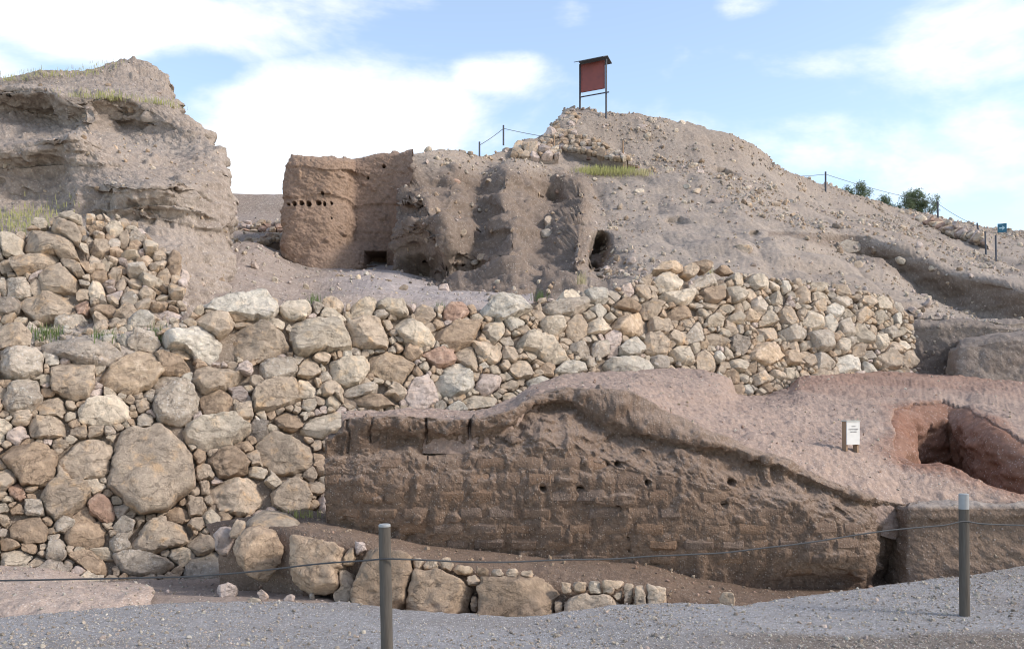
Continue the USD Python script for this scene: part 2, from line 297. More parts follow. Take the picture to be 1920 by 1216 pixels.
# gravel path in the foreground
edge = [(-700, 1165), (-200, 1160), (0, 1156), (140, 1143), (285, 1130), (450, 1126), (560, 1127), (640, 1126), (700, 1134), (780, 1141), (860, 1147), (1000, 1152), (1060, 1145), (1160, 1131), (1250, 1126), (1390, 1134), (1484, 1121), (1560, 1112), (1625, 1104), (1690, 1094), (1800, 1087), (1851, 1079), (1920, 1064), (2100, 1040), (2700, 1000)]
ZP = -0.15
ex = np.array([e[0] for e in edge], float); ed = np.array([(CAMZ - ZP) * FOC / (e[1] - HORIZON) for e in edge])
pxs = np.concatenate([np.linspace(-700, -60, 40, endpoint=False), np.linspace(-60, 1980, 700), np.linspace(1980, 2700, 41)[1:]])
dedge = np.interp(pxs, ex, ed)
dedge = dedge + 0.05 * sn(np.stack([pxs / 60, pxs * 0, pxs * 0], -1), 1, 5, 4) + 0.03 * sn(np.stack([pxs / 14, pxs * 0, pxs * 0], -1), 1, 6, 3)
tt = np.concatenate([np.linspace(0, 0.42, 12, endpoint=False), np.linspace(0.42, 1.0, 150)])
rows = [np.stack([(pxs - CX) / FOC * (dedge * t + 1e-3), dedge * t, np.full_like(pxs, ZP)], -1) for t in tt]
xs_edge = (pxs - CX) / FOC * dedge
for k, (dy, dz) in enumerate([(0.025, -0.012), (0.04, -0.05), (0.07, -0.14), (0.12, -0.26), (0.16, -0.5), (0.2, -1.2)]):
    rows.append(np.stack([xs_edge, dedge + dy + 0.03 * sn(np.stack([pxs / 30, pxs * 0 + k, pxs * 0], -1), 1, 8, 3) * (k > 1), np.full_like(pxs, ZP + dz)], -1))
G = np.array(rows)
G[..., 2] += 0.035 * sn(G * [1, 1, 0], 0.55, 11, 3) + 0.008 * sn(G * [1, 1, 0], 6.0, 12, 3) + 0.004 * sn(G * [1, 1, 0], 24.0, 13, 3)
G[..., 2] += 0.09 * np.clip((G[..., 0] - 2.5) / 3.0, 0, 1) * 0.3
# bare brown earth shows through the gravel near the camera on the right
tone = np.clip((project(np.maximum(G, [-1e9, 0.5, -1e9]))[..., 1] - 1172) / 40 + 2.2 * sn(G * [1, 1, 0], 1.1, 21, 4), 0, 1) * np.clip((G[..., 0] - 0.2) / 1.6, 0, 1) * np.clip((7.35 - G[..., 1]) / 0.5, 0, 1)
tone = np.clip((7.15 + 0.25 * sn(G * [1, 1, 0], 1.6, 22, 4) - G[..., 1]) / 0.25, 0, 1) * np.clip((G[..., 0] - 0.9 + 0.8 * sn(G * [1, 1, 0], 1.3, 23, 4)) / 1.2, 0, 1) * 0.9
tone = np.clip(tone + 0.8 * np.clip(sn(G * [1, 1, 0], (0.7, 1.6, 1), 24, 5) - 0.05, 0, 1), 0, 1)
terrain('gravel_path', G, M['path'], tone, 'grey gravel path along the front of the excavation')

# trench floor between path and walls: falls gently towards the stone wall
cols = [-700, -200, 0, 285, 450, 600, 800, 1000, 1300, 1700, 2100, 2700]
net = [[Z(c, 7.4 if c < 1500 else 9.0, -0.24) for c in cols], [Z(c, 8.8, -0.27 if c < 620 else -0.42) for c in cols], [Z(c, 10.6, -0.47) for c in cols], [Z(c, 13.0, -0.72) for c in cols], [Z(c, 16.0, -0.8) for c in cols]]
G = loft(net, 4.0); G = roughen(G, [(0.9, 0.07, 3, 'n', 31), (5, 0.02, 4, 'n', 32), (22, 0.006, 3, 'n', 33)])
terrain('trench_floor', G, M['floor'], None, 'bare brown earth floor of the excavation trench')

# pale earth hump at bottom left
net = [[(-700, 1020, 12), (-260, 1040, 11.5), (-120, 1050, 11), (0, 1062, 10.6), (60, 1066, 10.5), (110, 1070, 10.4), (160, 1082, 10.2), (190, 1098, 10.0), (240, 1100, 10), (262, 1103, 10)],
       [(-700, 1040, 10.2), (-260, 1058, 10.0), (-120, 1060, 9.9), (0, 1073, 9.8), (60, 1073, 9.75), (110, 1077, 9.7), (160, 1090, 9.6), (230, 1094, 9.5), (272, 1096, 9.5), (282, 1106, 9.45)],
       [(-700, 1080, 9.2), (-260, 1090, 9.0), (-120, 1090, 9.0), (0, 1092, 9.0), (60, 1090, 9.0), (110, 1090, 9.0), (160, 1093, 9.0), (230, 1096, 9.0), (276, 1102, 8.9), (288, 1112, 8.9)],
       [(-700, 1130, 8.5), (-260, 1130, 8.4), (-120, 1130, 8.35), (0, 1126, 8.3), (60, 1122, 8.3), (110, 1118, 8.35), (160, 1116, 8.4), (230, 1114, 8.5), (274, 1118, 8.6), (284, 1124, 8.6)],
       [(-700, 1185, 7.9), (-260, 1180, 7.9), (-120, 1175, 7.85), (0, 1168, 7.85), (60, 1160, 7.9), (110, 1155, 7.95), (160, 1150, 8.0), (230, 1145, 8.2), (270, 1142, 8.4), (282, 1140, 8.5)]]
G = loft(net); G = roughen(G, [(1.6, 0.05, 3, 'n', 41), (6, 0.03, 4, 'n', 42), (25, 0.008, 3, 'n', 43)])
terrain('earth_hump', G, M['hump'], None, 'low pale orange earth hump beside the path at the lower left')

# left part of the mound: terraces and cliffs
def wrap(row, dx, D, drop=0.0, n=1):
    e = pt(row[-1]); p = project(e)[0] + dx; return row + [np.array([(p - CX) / FOC * D, D, e[2] - drop])]
rows = [
 [(-650, None, 34, 9.6), (0, None, 34, 9.7), (80, None, 34, 9.7), (160, None, 34, 9.9), (240, None, 34, 10.2), (300, None, 34, 10.1), (318, None, 34, 9.9)],
 [(-650, 155, 23), (0, 147, 23), (75, 137, 23), (160, 133, 23.5), (240, 109, 24), (295, 127, 24), (319, 150, 24)],
 [(-650, 170, 21.6), (0, 160, 21.6), (75, 158, 21.6), (160, 160, 21.7), (240, 160, 22.3), (302, 175, 22.6), (322, 186, 22.8)],
 [(-650, 178, 20.3), (0, 172, 20.3), (70, 170, 20.2), (145, 180, 20), (230, 184, 20.3), (295, 193, 20.6), (338, 205, 21)],
 [(-650, 230, 20.5), (0, 205, 20.8), (80, 215, 21.1), (160, 222, 19.6), (235, 230, 20.7), (330, 240, 20.0), (368, 228, 20.5)],
 [(-650, 285, 19.2), (0, 272, 19.4), (80, 262, 19.6), (150, 255, 19.4), (240, 268, 19.4), (320, 278, 19.4), (392, 260, 20)],
 [(-650, 300, 16.9), (0, 282, 16.9), (80, 267, 16.9), (145, 259, 16.9), (215, 276, 17.6), (310, 300, 18.3), (411, 282, 19.5)],
 [(-650, 335, 17.2), (0, 325, 17.2), (80, 318, 17.25), (150, 312, 17.1), (230, 325, 17.0), (320, 336, 17.2), (415, 335, 18.8)],
 [(-650, 370, 17.1), (0, 365, 17.1), (80, 362, 17.1), (158, 353, 16.5), (240, 350, 16.0), (335, 349, 16.3), (419, 380, 18.4)],
 [(-650, 402, 16.6), (0, 394, 16.6), (80, 393, 16.7), (160, 402, 16.3), (245, 400, 16.3), (345, 405, 16.6), (428, 430, 18.0)],
 [(-650, 440, 14.9), (0, 430, 14.9), (80, 428, 14.9), (165, 440, 15.0), (250, 460, 15.1), (355, 478, 15.6), (429, 490, 17.4)],
 [(-650, 520, 14.4), (0, 520, 14.4), (80, 520, 14.4), (172, 530, 14.4), (260, 540, 14.3), (365, 540, 15.0), (425, 545, 16.4)],
 [(-650, 640, 13.4), (0, 640, 13.4), (80, 640, 13.4), (180, 640, 13.2), (270, 625, 13.5), (370, 610, 14.2), (422, 600, 15.6)]]
wr = [(0.2, 36), (0.15, 30), (0.2, 29), (0.35, 29), (0.5, 29), (0.55, 29), (0.6, 29), (0.6, 29), (0.6, 28.5), (0.6, 28), (0.5, 27.5), (0.3, 26), (0.2, 24)]
net = [wrap(wrap(r, 2, pt(r[-1])[1] + 0.8, 0.1), -14, w[1], 0.5) for r, w in zip(rows, wr)]
G = loft(net, 2.0)
lm = np.clip((G[..., 2] - 4.3) / 0.8, 0, 1)
G = ledges(G, 1.25, 0.20, 161, lm); G = ledges(G, 0.42, 0.07, 163, lm)
G = roughen(G, [(0.45, 0.13, 3, 'n', 51), ((1.0, 1.0, 0.35), 0.30, 4, 'steep', 52), ((1.0, 1.0, 4.5), 0.06, 4, 'ridge', 53), ((4, 4, 6), 0.045, 4, 'n', 54), (11, 0.028, 3, 'lump', 55), ((2.4, 2.4, 0.4), 0.13, 4, 'steep', 59), (2.6, 0.08, 2, 'hole', 57), (30, 0.010, 2, 'n', 56)])
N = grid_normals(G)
tone = np.clip(0.25 + 0.9 * np.clip(N[..., 2], 0, 1) * 0.9 + 0.5 * sn(G, 0.6, 58, 3) - 0.25, 0, 1)  # shading painted in: steep faces darker, level ledges lighter
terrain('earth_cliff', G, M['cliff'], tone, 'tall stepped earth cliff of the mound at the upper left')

# gully floor behind the stone wall, running back through the notch
cs = [330, 400, 480, 560, 640, 720, 800, 900, 1000]
net = [[(c, 640, 13.6 + (c - 330) * 0.0052) for c in cs],
 [(330, 585, 14.6), (395, 578, 15.0), (480, 578, 15.6), (560, 578, 16.2), (640, 577, 16.7), (720, 575, 17.2), (800, 574, 17.6), (900, 575, 18.2), (1000, 570, 18.8)],
 [(370, 545, 16.5), (405, 530, 17.2), (480, 535, 18), (565, 552, 18.4), (640, 545, 19), (720, 540, 20), (800, 548, 20.5), (900, 560, 20), (1000, 560, 20.5)],
 [(380, 500, 20), (418, 490, 20.5), (472, 487, 21.5), (560, 522, 22), (640, 520, 23.2), (720, 515, 24), (800, 530, 24), (900, 540, 23.4), (1000, 545, 23)],
 [(380, 480, 25), (425, 468, 25.4), (482, 465, 26.5), (548, 500, 27), (640, 503, 28), (720, 499, 29), (800, 505, 29), (900, 510, 29), (1000, 515, 29)],
 [(380, 460, 29), (425, 460, 29.5), (482, 458, 30), (540, 472, 30.5), (640, 480, 32), (720, 478, 33), (800, 480, 33), (900, 490, 33), (1000, 490, 33)],
 [(380, 446, 33), (425, 446, 33.4), (482, 446, 33.6), (535, 446, 34), (640, 456, 36), (720, 456, 37), (800, 460, 37), (900, 460, 37), (1000, 460, 37)],
 [(380, 430, 37.2), (425, 430, 37.4), (482, 430, 37.6), (535, 430, 37.8), (640, 430, 39), (720, 430, 40), (800, 430, 40), (900, 430, 40), (1000, 430, 40)],
 [(360, 414, 40), (415, 413, 40), (482, 411, 40), (535, 412, 40), (640, 412, 42), (720, 412, 43), (800, 412, 43), (900, 412, 43), (1000, 412, 43)],
 [(360, 404, 43.6), (415, 403, 43.6), (482, 402, 43.7), (535, 403, 43.7), (640, 402, 45), (720, 402, 45), (800, 402, 45), (900, 402, 45), (1000, 402, 45)],
 [(360, 381, 44.0), (415, 381, 44.0), (482, 382, 44.1), (535, 382, 44.1), (640, 382, 45.4), (720, 382, 45.4), (800, 382, 45.4), (900, 382, 45.4), (1000, 382, 45.4)],
 [(330, 360, 44.6), (415, 362, 44.6), (482, 365, 44.6), (535, 364, 44.6), (640, 364, 46), (720, 364, 46), (800, 364, 46), (900, 364, 46), (1000, 364, 46)],
 [(c, None, 58, 10.8) for c in cs]]
G = loft(net, 2.0)
near = np.clip((42 - G[..., 1]) / 2, 0.15, 1)
G = roughen(G, [(0.5, 0.22, 3, 'n', 61), (2.2, 0.07, 4, 'n', 62), (8, 0.022, 4, 'n', 63), (22, 0.009, 2, 'n', 64)], mask=near)
pj = project(G)
tone = np.clip((pj[..., 0] - 600) / 80, 0, 1) * np.clip((G[..., 1] - 17) / 2, 0, 1) * 0.7 + np.clip(sn(G, 0.7, 65, 3), 0, 1) * 0.4
terrain('gully_floor', G, M['gully'], np.clip(tone, 0, 1), 'earth gully floor rising through the notch behind the stone wall')

# freestanding mudbrick tower stub
rows = [[(553, None, 36, 9.6), (560, None, 36, 9.6), (600, None, 36, 9.6), (655, None, 36, 9.7), (670, None, 36, 9.8), (735, None, 36, 10.0), (775, None, 36, 10.0)],
 [(549, 293, 29.60), (560, 293, 29.40), (600, 296, 29.30), (655, 299, 29.80), (668, 298, 30.00), (735, 289, 30.00), (775, 282, 29.60)],
 [(547, 297, 29.30), (560, 297, 29.00), (600, 300, 28.90), (655, 303, 29.40), (668, 302, 29.80), (735, 293, 29.70), (775, 286, 29.30)],
 [(533, 325, 29.20), (556, 325, 28.80), (600, 325, 28.70), (652, 325, 29.20), (668, 325, 29.70), (735, 325, 29.70), (775, 325, 29.20)],
 [(528, 378, 29.10), (550, 378, 28.70), (600, 378, 28.60), (652, 378, 29.10), (668, 378, 29.70), (730, 378, 29.70), (770, 378, 29.20)],
 [(527, 384, 29.10), (550, 384, 28.65), (600, 384, 28.55), (652, 384, 29.05), (668, 384, 29.70), (730, 384, 29.70), (770, 384, 29.20)],
 [(528, 450, 28.80), (550, 450, 28.40), (600, 450, 28.30), (650, 450, 28.80), (668, 450, 29.40), (730, 450, 29.50), (770, 450, 28.90)],
 [(530, 482, 28.60), (552, 480, 28.30), (600, 484, 28.10), (650, 478, 28.50), (676, 465, 28.80), (730, 470, 29.40), (770, 475, 28.70)],
 [(534, 486, 28.70), (556, 500, 28.20), (600, 519, 27.70), (650, 512, 28.20), (678, 499, 28.60), (730, 492, 29.50), (770, 500, 28.70)],
 [(536, 500, 28.90), (556, 520, 28.60), (600, 535, 28.20), (650, 530, 28.60), (678, 520, 29.00), (730, 515, 29.80), (770, 520, 29.00)]]
net = [[np.array([pt(r[0])[0] + 0.25, 36.0, pt(r[0])[2]]), np.array([pt(r[0])[0] + 0.1, pt(r[0])[1] + 1.2, pt(r[0])[2]])] + r for r in rows]
G = loft(net, 1.25)
G = ledges(G, 0.9, 0.10, 169)
G = roughen(G, [(0.6, 0.14, 3, 'n', 71), ((1.3, 1.3, 4.0), 0.022, 4, 'ridge', 72), ((2.5, 2.5, 2.0), 0.09, 4, 'n', 77), ((6, 6, 9), 0.03, 4, 'n', 73), (16, 0.016, 3, 'lump', 74), (3.2, 0.07, 2, 'hole', 76)])
# the row of beam holes
pj = project(G); N = grid_normals(G)
for hx, hy, r in [(541, 383, 3.6), (552, 382.5, 4.6), (565, 381, 4.2), (578, 381.5, 4.6), (597, 380.5, 4.0), (608, 382, 3.6), (621, 381.5, 4.0), (621, 409, 2.6), (690, 333, 3), (720, 312, 3.4), (604, 361, 4)]:
    d = np.hypot(pj[..., 0] - hx, (pj[..., 1] - hy) * (1.0 + 0.3 * math.sin(hx))) / (r * (0.72 + 0.2 * math.cos(hx * 3))) + 0.5 * sn(G, 4.5, 78, 3)
    G[..., 1] += 0.5 * np.clip(1.25 - d, 0, 1) ** 0.6 * (G[..., 1] < 31.5)
d = np.maximum(np.abs(pj[..., 0] - 704) / 19, np.abs(pj[..., 1] - 484) / 12)
G[..., 1] += 1.0 * np.clip((1.1 - d) * 6, 0, 1) * (G[..., 1] < 31.5)
tw = thing('mudbrick_tower', 'tall freestanding brown mudbrick stub with a row of small holes', 'ruin')
terrain('tower_body', G, M['tower'], np.clip((pj[..., 0] - 655) / 12, 0, 1) * 0.55 + 0.4 * np.clip(sn(G, 1.3, 75, 3), 0, 1), parent=tw)  # right face painted darker for the shade it stands in

# right part of the mound: cut face on the left, debris slope on the right
H = {
 735: [(742, 286, 30.3), (744, 302, 30.1), (744, 335, 29.9), (740, 372, 28.8), (738, 420, 27.4), (726, 452, 27.0), (738, 500, 26), (748, 548, 23), (748, 600, 18)],
 800: [(800, 286, 31), (802, 305, 30), (806, 335, 29), (800, 378, 27.0), (792, 428, 25.6), (786, 446, 25.6), (790, 500, 25.6), (800, 556, 21.5), (800, 610, 18)],
 860: [(860, 291, 33), (862, 315, 31), (866, 345, 29.4), (862, 390, 27.2), (856, 430, 25.6), (850, 470, 24.6), (850, 525, 23.4), (850, 566, 20), (850, 620, 17)],
 920: [(915, 288, 35), (920, 298, 33.5), (926, 325, 31), (920, 372, 28.6), (915, 420, 26.6), (915, 465, 25.0), (915, 515, 23.2), (915, 567, 19.4), (915, 620, 17)],
 990: [(985, 264, 38), (990, 285, 35.5), (990, 303, 33), (986, 342, 30.6), (985, 392, 28.0), (985, 440, 25.6), (990, 495, 23), (990, 562, 19.2), (990, 615, 17)],
 1045: [(1040, 238, 40), (1045, 280, 36.6), (1045, 312, 34.2), (1040, 348, 31.6), (1034, 384, 29.6), (1045, 445, 25.9), (1052, 500, 22.9), (1060, 555, 19.5), (1060, 610, 17.5)],
 1075: [(1066, 213, 40.3), (1075, 287, 36.5), (1075, 318, 34.4), (1076, 356, 31.2), (1080, 390, 28.7), (1084, 445, 25.2), (1092, 500, 22.4), (1096, 550, 19.6), (1096, 605, 17.8)],
 1130: [(1130, 217, 40.5), (1130, 295, 37), (1130, 330, 34.5), (1125, 380, 30.5), (1122, 425, 27.4), (1128, 470, 25.0), (1134, 515, 22.5), (1140, 548, 20), (1140, 605, 18)],
 1200: [(1200, 217, 41), (1200, 290, 37.2), (1200, 335, 34), (1195, 385, 30.5), (1190, 430, 27.3), (1190, 470, 24.7), (1190, 507, 22), (1200, 530, 20.3), (1200, 590, 18.5)],
 1300: [(1295, 229, 42), (1300, 300, 37), (1300, 345, 33.5), (1300, 395, 30), (1300, 435, 27), (1300, 470, 24.3), (1300, 495, 21.8), (1300, 515, 20.3), (1300, 580, 19)],
 1400: [(1400, 275, 44), (1400, 320, 38), (1400, 355, 34), (1400, 400, 30), (1400, 432, 27.6), (1400, 470, 24.7), (1400, 502, 22), (1400, 525, 20.6), (1400, 590, 19.2)],
 1500: [(1500, 335, 47), (1500, 360, 40), (1500, 390, 35), (1500, 428, 30), (1500, 446, 29.2), (1500, 490, 25.2), (1500, 515, 22.8), (1500, 540, 21), (1500, 600, 19.8)],
 1600: [(1600, 375, 52), (1600, 395, 42), (1600, 416, 36), (1600, 440, 31), (1600, 474, 31.0), (1600, 504, 26.2), (1600, 532, 23.2), (1600, 556, 21.4), (1600, 610, 20.3)],
 1700: [(1700, 402, 55), (1700, 424, 43), (1700, 446, 36), (1700, 478, 29.6), (1702, 524, 29.8), (1704, 545, 26), (1706, 572, 23.6), (1706, 601, 22.3), (1706, 640, 23.6)],
 1800: [(1800, 425, 56), (1800, 450, 42), (1800, 482, 34.5), (1800, 520, 28), (1800, 574, 28.2), (1800, 584, 26), (1800, 594, 24), (1800, 605, 22.3), (1800, 640, 23.4)],
 1920: [(1920, 437, 58), (1920, 470, 42), (1920, 508, 33), (1920, 545, 26), (1920, 598, 26.2), (1920, 601, 25), (1920, 605, 23.6), (1920, 610, 22.2), (1920, 650, 23.4)],
 2200: [(2200, 460, 58), (2200, 492, 42), (2200, 530, 32), (2200, 575, 25), (2200, 616, 25.1), (2200, 619, 24), (2200, 622, 22.8), (2200, 630, 22.2), (2200, 680, 23.4)],
 2700: [(2700, 480, 58), (2700, 512, 42), (2700, 550, 32), (2700, 600, 25), (2700, 630, 24), (2700, 637, 23.4), (2700, 642, 22.8), (2700, 650, 22.2), (2700, 700, 23.4)]}
keys = sorted(H)
net = [[H[k][i] for k in keys] for i in range(9)]
back = [np.array([pt(c)[0] * 1.25, 66.0, pt(c)[2] - 1.8]) for c in net[0]]
back2 = [np.array([pt(c)[0] * 1.6, 95.0, -1.5]) for c in net[0]]
mid0 = [np.array([pt(c)[0] * 1.06, pt(c)[1] + 3.0, pt(c)[2] - 0.15]) for c in net[0]]
net = [back2, back, mid0] + net
G = loft(net, 2.7)
s0 = G; pj = project(G)
cut = np.clip((1140 - pj[..., 0]) / 60, 0, 1) * np.clip((pj[..., 1] - 300) / 40, 0, 1)
cut = np.maximum(cut, 0.75 * np.clip(1 - np.abs(pj[..., 0] - 1130) / 60, 0, 1) * np.clip((pj[..., 1] - 425) / 20, 0, 1))
wx = pj[..., 0] + 26 * sn(G, 0.35, 171, 3); wy = pj[..., 1] + 20 * sn(G, 0.4, 172, 3)
def carve(cx0, cy0, cx1, cy1, wid, dep):
    t = np.clip(((wx - cx0) * (cx1 - cx0) + (wy - cy0) * (cy1 - cy0)) / max((cx1 - cx0) ** 2 + (cy1 - cy0) ** 2, 1), 0, 1)
    return dep * np.clip(1.25 - np.hypot(wx - cx0 - t * (cx1 - cx0), wy - cy0 - t * (cy1 - cy0)) / wid, 0, 1) ** 1.2
rel = carve(905, 330, 875, 500, 30, 1.5) + carve(950, 325, 945, 500, 22, -1.1) + carve(790, 360, 835, 440, 26, -1.0) + carve(770, 480, 870, 490, 34, 1.5) + carve(1030, 362, 1050, 372, 34, 1.9) + carve(1082, 370, 1070, 470, 16, -0.8) + carve(1015, 420, 990, 520, 26, 1.0) + carve(1100, 420, 1085, 520, 18, -0.5) + carve(860, 330, 850, 380, 14, -0.5)
G[..., 1] += 0.62 * ndimage.gaussian_filter(rel, 4) * (G[..., 1] < 37) * (pj[..., 0] < 1150)
G = ledges(G, 1.1, 0.24, 165, cut); G = ledges(G, 0.4, 0.07, 167, cut)
G = roughen(G, [(0.35, 0.26, 3, 'n', 81), ((0.55, 0.16, 0.16), 0.20, 3, 'ridge', 89), ((0.12, 0.12, 0.9), 0.22, 4, 'ridge', 94), (1.3, 0.10, 4, 'n', 82)])
G = roughen(G, [((0.8, 0.8, 0.22), 0.30, 4, 'ridge', 83), ((0.8, 0.8, 3.4), 0.08, 3, 'ridge', 84), (3.0, 0.07, 5, 'n', 85), (1.5, 0.08, 2, 'hole', 90)], mask=cut)
G = roughen(G, [(4.5, 0.04, 4, 'n', 86), (13, 0.02, 3, 'lump', 87), (30, 0.010, 2, 'n', 88)])
pj = project(G)
def dent(cx, cy, rx, ry, depth, ang=0.0, hard=2.2):
    a = math.radians(ang); dx, dy = pj[..., 0] - cx, pj[..., 1] - cy
    u, v = dx * math.cos(a) + dy * math.sin(a), -dx * math.sin(a) + dy * math.cos(a)
    d = np.hypot(u / rx, v / ry) + 0.55 * sn(G, 1.9, 91, 4)
    G[..., 1] += depth * np.clip((1.0 - d) * hard, 0, 1) ** 1.3 * (G[..., 1] < 45)
dent(1128, 470, 24, 34, 1.7); dent(1120, 492, 20, 18, 0.8)                 # cave
dent(1036, 368, 34, 20, 0.7, 20, 0.9)                                            # shaded overhangs of the cut face
dent(800, 508, 66, 32, 1.0, 0, 1.1); dent(1415, 437, 12, 6, 0.35)
dent(1362, 322, 30, 5, 0.4, 14, 1.4); dent(1270, 415, 34, 8, 0.35, 0, 1.4) 
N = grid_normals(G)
tone = np.clip(cut * (1.15 - 1.2 * np.clip(N[..., 2], 0, 1) + 0.8 * sn(G, 0.5, 92, 3)), 0, 1)  # cut face: brown soil, steep parts painted darker still as shade
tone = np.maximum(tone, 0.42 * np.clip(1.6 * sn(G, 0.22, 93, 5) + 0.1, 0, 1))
tone = np.maximum(tone, 0.9 * np.clip(1 - np.abs(pj[..., 1] - np.interp(pj[..., 0], [1480, 1600, 1700, 1800, 1920], [438, 458, 502, 548, 574])) / np.interp(pj[..., 0], [1480, 1600, 1700, 1800, 1920], [5, 18, 27, 32, 34]), 0, 1) ** 0.4 * (pj[..., 0] > 1440) * (G[..., 1] < 33))  # dark band painted as the shadow below the eroded lip
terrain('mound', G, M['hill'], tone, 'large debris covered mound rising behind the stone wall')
HILL = G

# cut banks at the right, below the mound
net = [[(1640, 590, 24), (1700, 596, 24), (1780, 598, 24), (1850, 600, 24), (1920, 604, 24), (2200, 620, 24), (2700, 640, 24)],
 [(1640, 600, 22.4), (1700, 603, 22.4), (1780, 603, 22.3), (1850, 606, 22.2), (1920, 610, 22), (2200, 630, 22), (2700, 660, 22)],
 [(1640, 612, 22.0), (1700, 614, 22.0), (1780, 612, 21.9), (1850, 614, 21.8), (1920, 618, 21.7), (2200, 640, 21.6), (2700, 670, 21.6)],
 [(1640, 655, 22.0), (1700, 655, 22.0), (1780, 655, 21.9), (1850, 650, 21.8), (1920, 650, 21.7), (2200, 680, 21.6), (2700, 700, 21.6)],
 [(1640, 720, 21.6), (1700, 720, 21.6), (1780, 722, 21.5), (1850, 730, 21.4), (1920, 735, 21.3), (2200, 750, 21.3), (2700, 760, 21)]]
G = loft(net, 2.0); G = roughen(G, [(0.9, 0.18, 3, 'n', 101), ((2.4, 2.4, 2), 0.07, 4, 'ridge', 102), (8, 0.03, 4, 'n', 103), (24, 0.01, 2, 'n', 104)])
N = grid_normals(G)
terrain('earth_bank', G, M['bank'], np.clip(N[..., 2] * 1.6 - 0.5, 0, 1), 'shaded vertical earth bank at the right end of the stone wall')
net = [[(1794, 655, 22.5), (1796, 644, 22.5), (1830, 636, 22.5), (1920, 628, 22.5), (2200, 625, 22.5), (2700, 640, 22)],
 [(1793, 648, 19.8), (1797, 641, 19.6), (1830, 634, 19.5), (1880, 629, 19.4), (1920, 626, 19.3), (2200, 640, 19), (2700, 650, 19)][:5] + [(2200, 632, 19)],
 [(1790, 656, 19.2), (1796, 650, 18.9), (1832, 644, 18.8), (1920, 638, 18.7), (2200, 645, 18.5), (2700, 650, 18)],
 [(1790, 690, 19.2), (1797, 690, 18.85), (1832, 690, 18.7), (1920, 690, 18.6), (2200, 695, 18.4), (2700, 700, 18)],
 [(1790, 740, 19.0), (1797, 740, 18.6), (1832, 740, 18.4), (1920, 745, 18.2), (2200, 750, 18), (2700, 760, 18)]]
net[1] = [(1793, 648, 19.8), (1797, 641, 19.6), (1830, 634, 19.5), (1920, 626, 19.3), (2200, 632, 19), (2700, 650, 19)]
net = [[np.array([(1786 - CX) / FOC * 22.6, 22.6, pt(r[0])[2]])] + r for r in net]
G = loft(net, 1.9); G = roughen(G, [(0.9, 0.10, 3, 'n', 105), ((2.4, 2.4, 2), 0.05, 4, 'ridge', 106), (8, 0.03, 4, 'n', 107), (24, 0.01, 2, 'n', 108)])
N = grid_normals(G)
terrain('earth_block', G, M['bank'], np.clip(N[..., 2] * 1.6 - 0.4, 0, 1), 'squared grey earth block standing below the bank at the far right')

# earth terrace (ramp) between the mudbrick wall and the stone wall, with the red pit
lipd = {608: (838, 10.0), 650: (777, 10.1), 725: (776, 10.1), 800: (785, 10.1), 880: (787, 10.1), 960: (768, 10.2), 1000: (742, 10.5), 1060: (727, 10.6), 1180: (738, 10.6), 1310: (800, 10.5), 1380: (830, 10.5), 1480: (862, 10.5), 1560: (903, 10.4), 1620: (928, 10.4), 1695: (948, 10.5)}
R = {
 640: [(782, 10.3), (775, 10.8), (773, 11.2), (772, 11.4), (772, 11.5), (900, 11.7)],
 725: [(779, 10.25), (774, 10.7), (772, 11.2), (770, 11.5), (770, 11.6), (900, 11.8)],
 800: [(788, 10.25), (779, 10.8), (775, 11.2), (772, 11.6), (772, 11.7), (900, 12)],
 880: [(790, 10.25), (779, 10.9), (775, 11.3), (772, 11.8), (772, 12), (850, 12.4)],
 960: [(771, 10.35), (756, 11.2), (750, 11.8), (748, 12.4), (750, 13), (790, 14)],
 1000: [(745, 10.65), (732, 11.5), (727, 12.4), (724, 13.2), (724, 14.2), (740, 17)],
 1060: [(730, 10.75), (718, 11.8), (713, 12.8), (709, 14.0), (708, 15.2), (720, 18)],
 1180: [(741, 10.75), (722, 12.0), (711, 13.3), (702, 14.6), (698, 15.8), (705, 19)],
 1310: [(803, 10.65), (778, 11.8), (742, 13.2), (706, 14.8), (693, 16.4), (700, 20)],
 1365: [(828, 10.65), (792, 11.8), (755, 13.4), (722, 15.0), (705, 16.6), (720, 20)],
 1385: [(835, 10.65), (798, 11.8), (762, 13.4), (744, 15.2), (738, 17.6), (744, 20)],
 1430: [(850, 10.65), (806, 11.8), (768, 13.5), (750, 15.4), (741, 18.2), (748, 21)],
 1480: [(865, 10.65), (818, 11.7), (772, 13.5), (742, 15.6), (723, 18.4), (730, 21)],
 1500: [(872, 10.65), (822, 11.7), (775, 13.5), (735, 15.7), (704, 18.6), (708, 21.5)],
 1560: [(906, 10.5), (846, 11.5), (790, 13.2), (740, 15.7), (700, 19.0), (704, 22)],
 1640: [(940, 10.5), (862, 11.45), (800, 13.0), (742, 15.7), (698, 19.4), (702, 22)],
 1695: [(952, 10.6), (870, 11.45), (806, 12.9), (745, 15.6), (697, 19.4), (702, 22)],
 1760: [(946, 10.7), (875, 11.4), (812, 12.8), (750, 15.4), (700, 19.2), (705, 22)],
 1800: [(943, 10.75), (880, 11.35), (815, 12.8), (750, 15.4), (704, 19.0), (710, 22)],
 1860: [(938, 10.8), (895, 11.25), (812, 12.9), (755, 15.0), (711, 18.4), (718, 22)],
 1920: [(935, 10.85), (912, 11.1), (826, 12.7), (768, 14.6), (717, 18.0), (725, 22)],
 2200: [(950, 10.85), (930, 11.1), (850, 12.5), (800, 14.0), (740, 17.5), (745, 22)],
 2600: [(960, 10.85), (940, 11.1), (870, 12.5), (820, 14.0), (760, 17.5), (760, 22)]}
keys = sorted(R)
net = [[(k, R[k][i][0], R[k][i][1]) for k in keys] for i in range(6)]
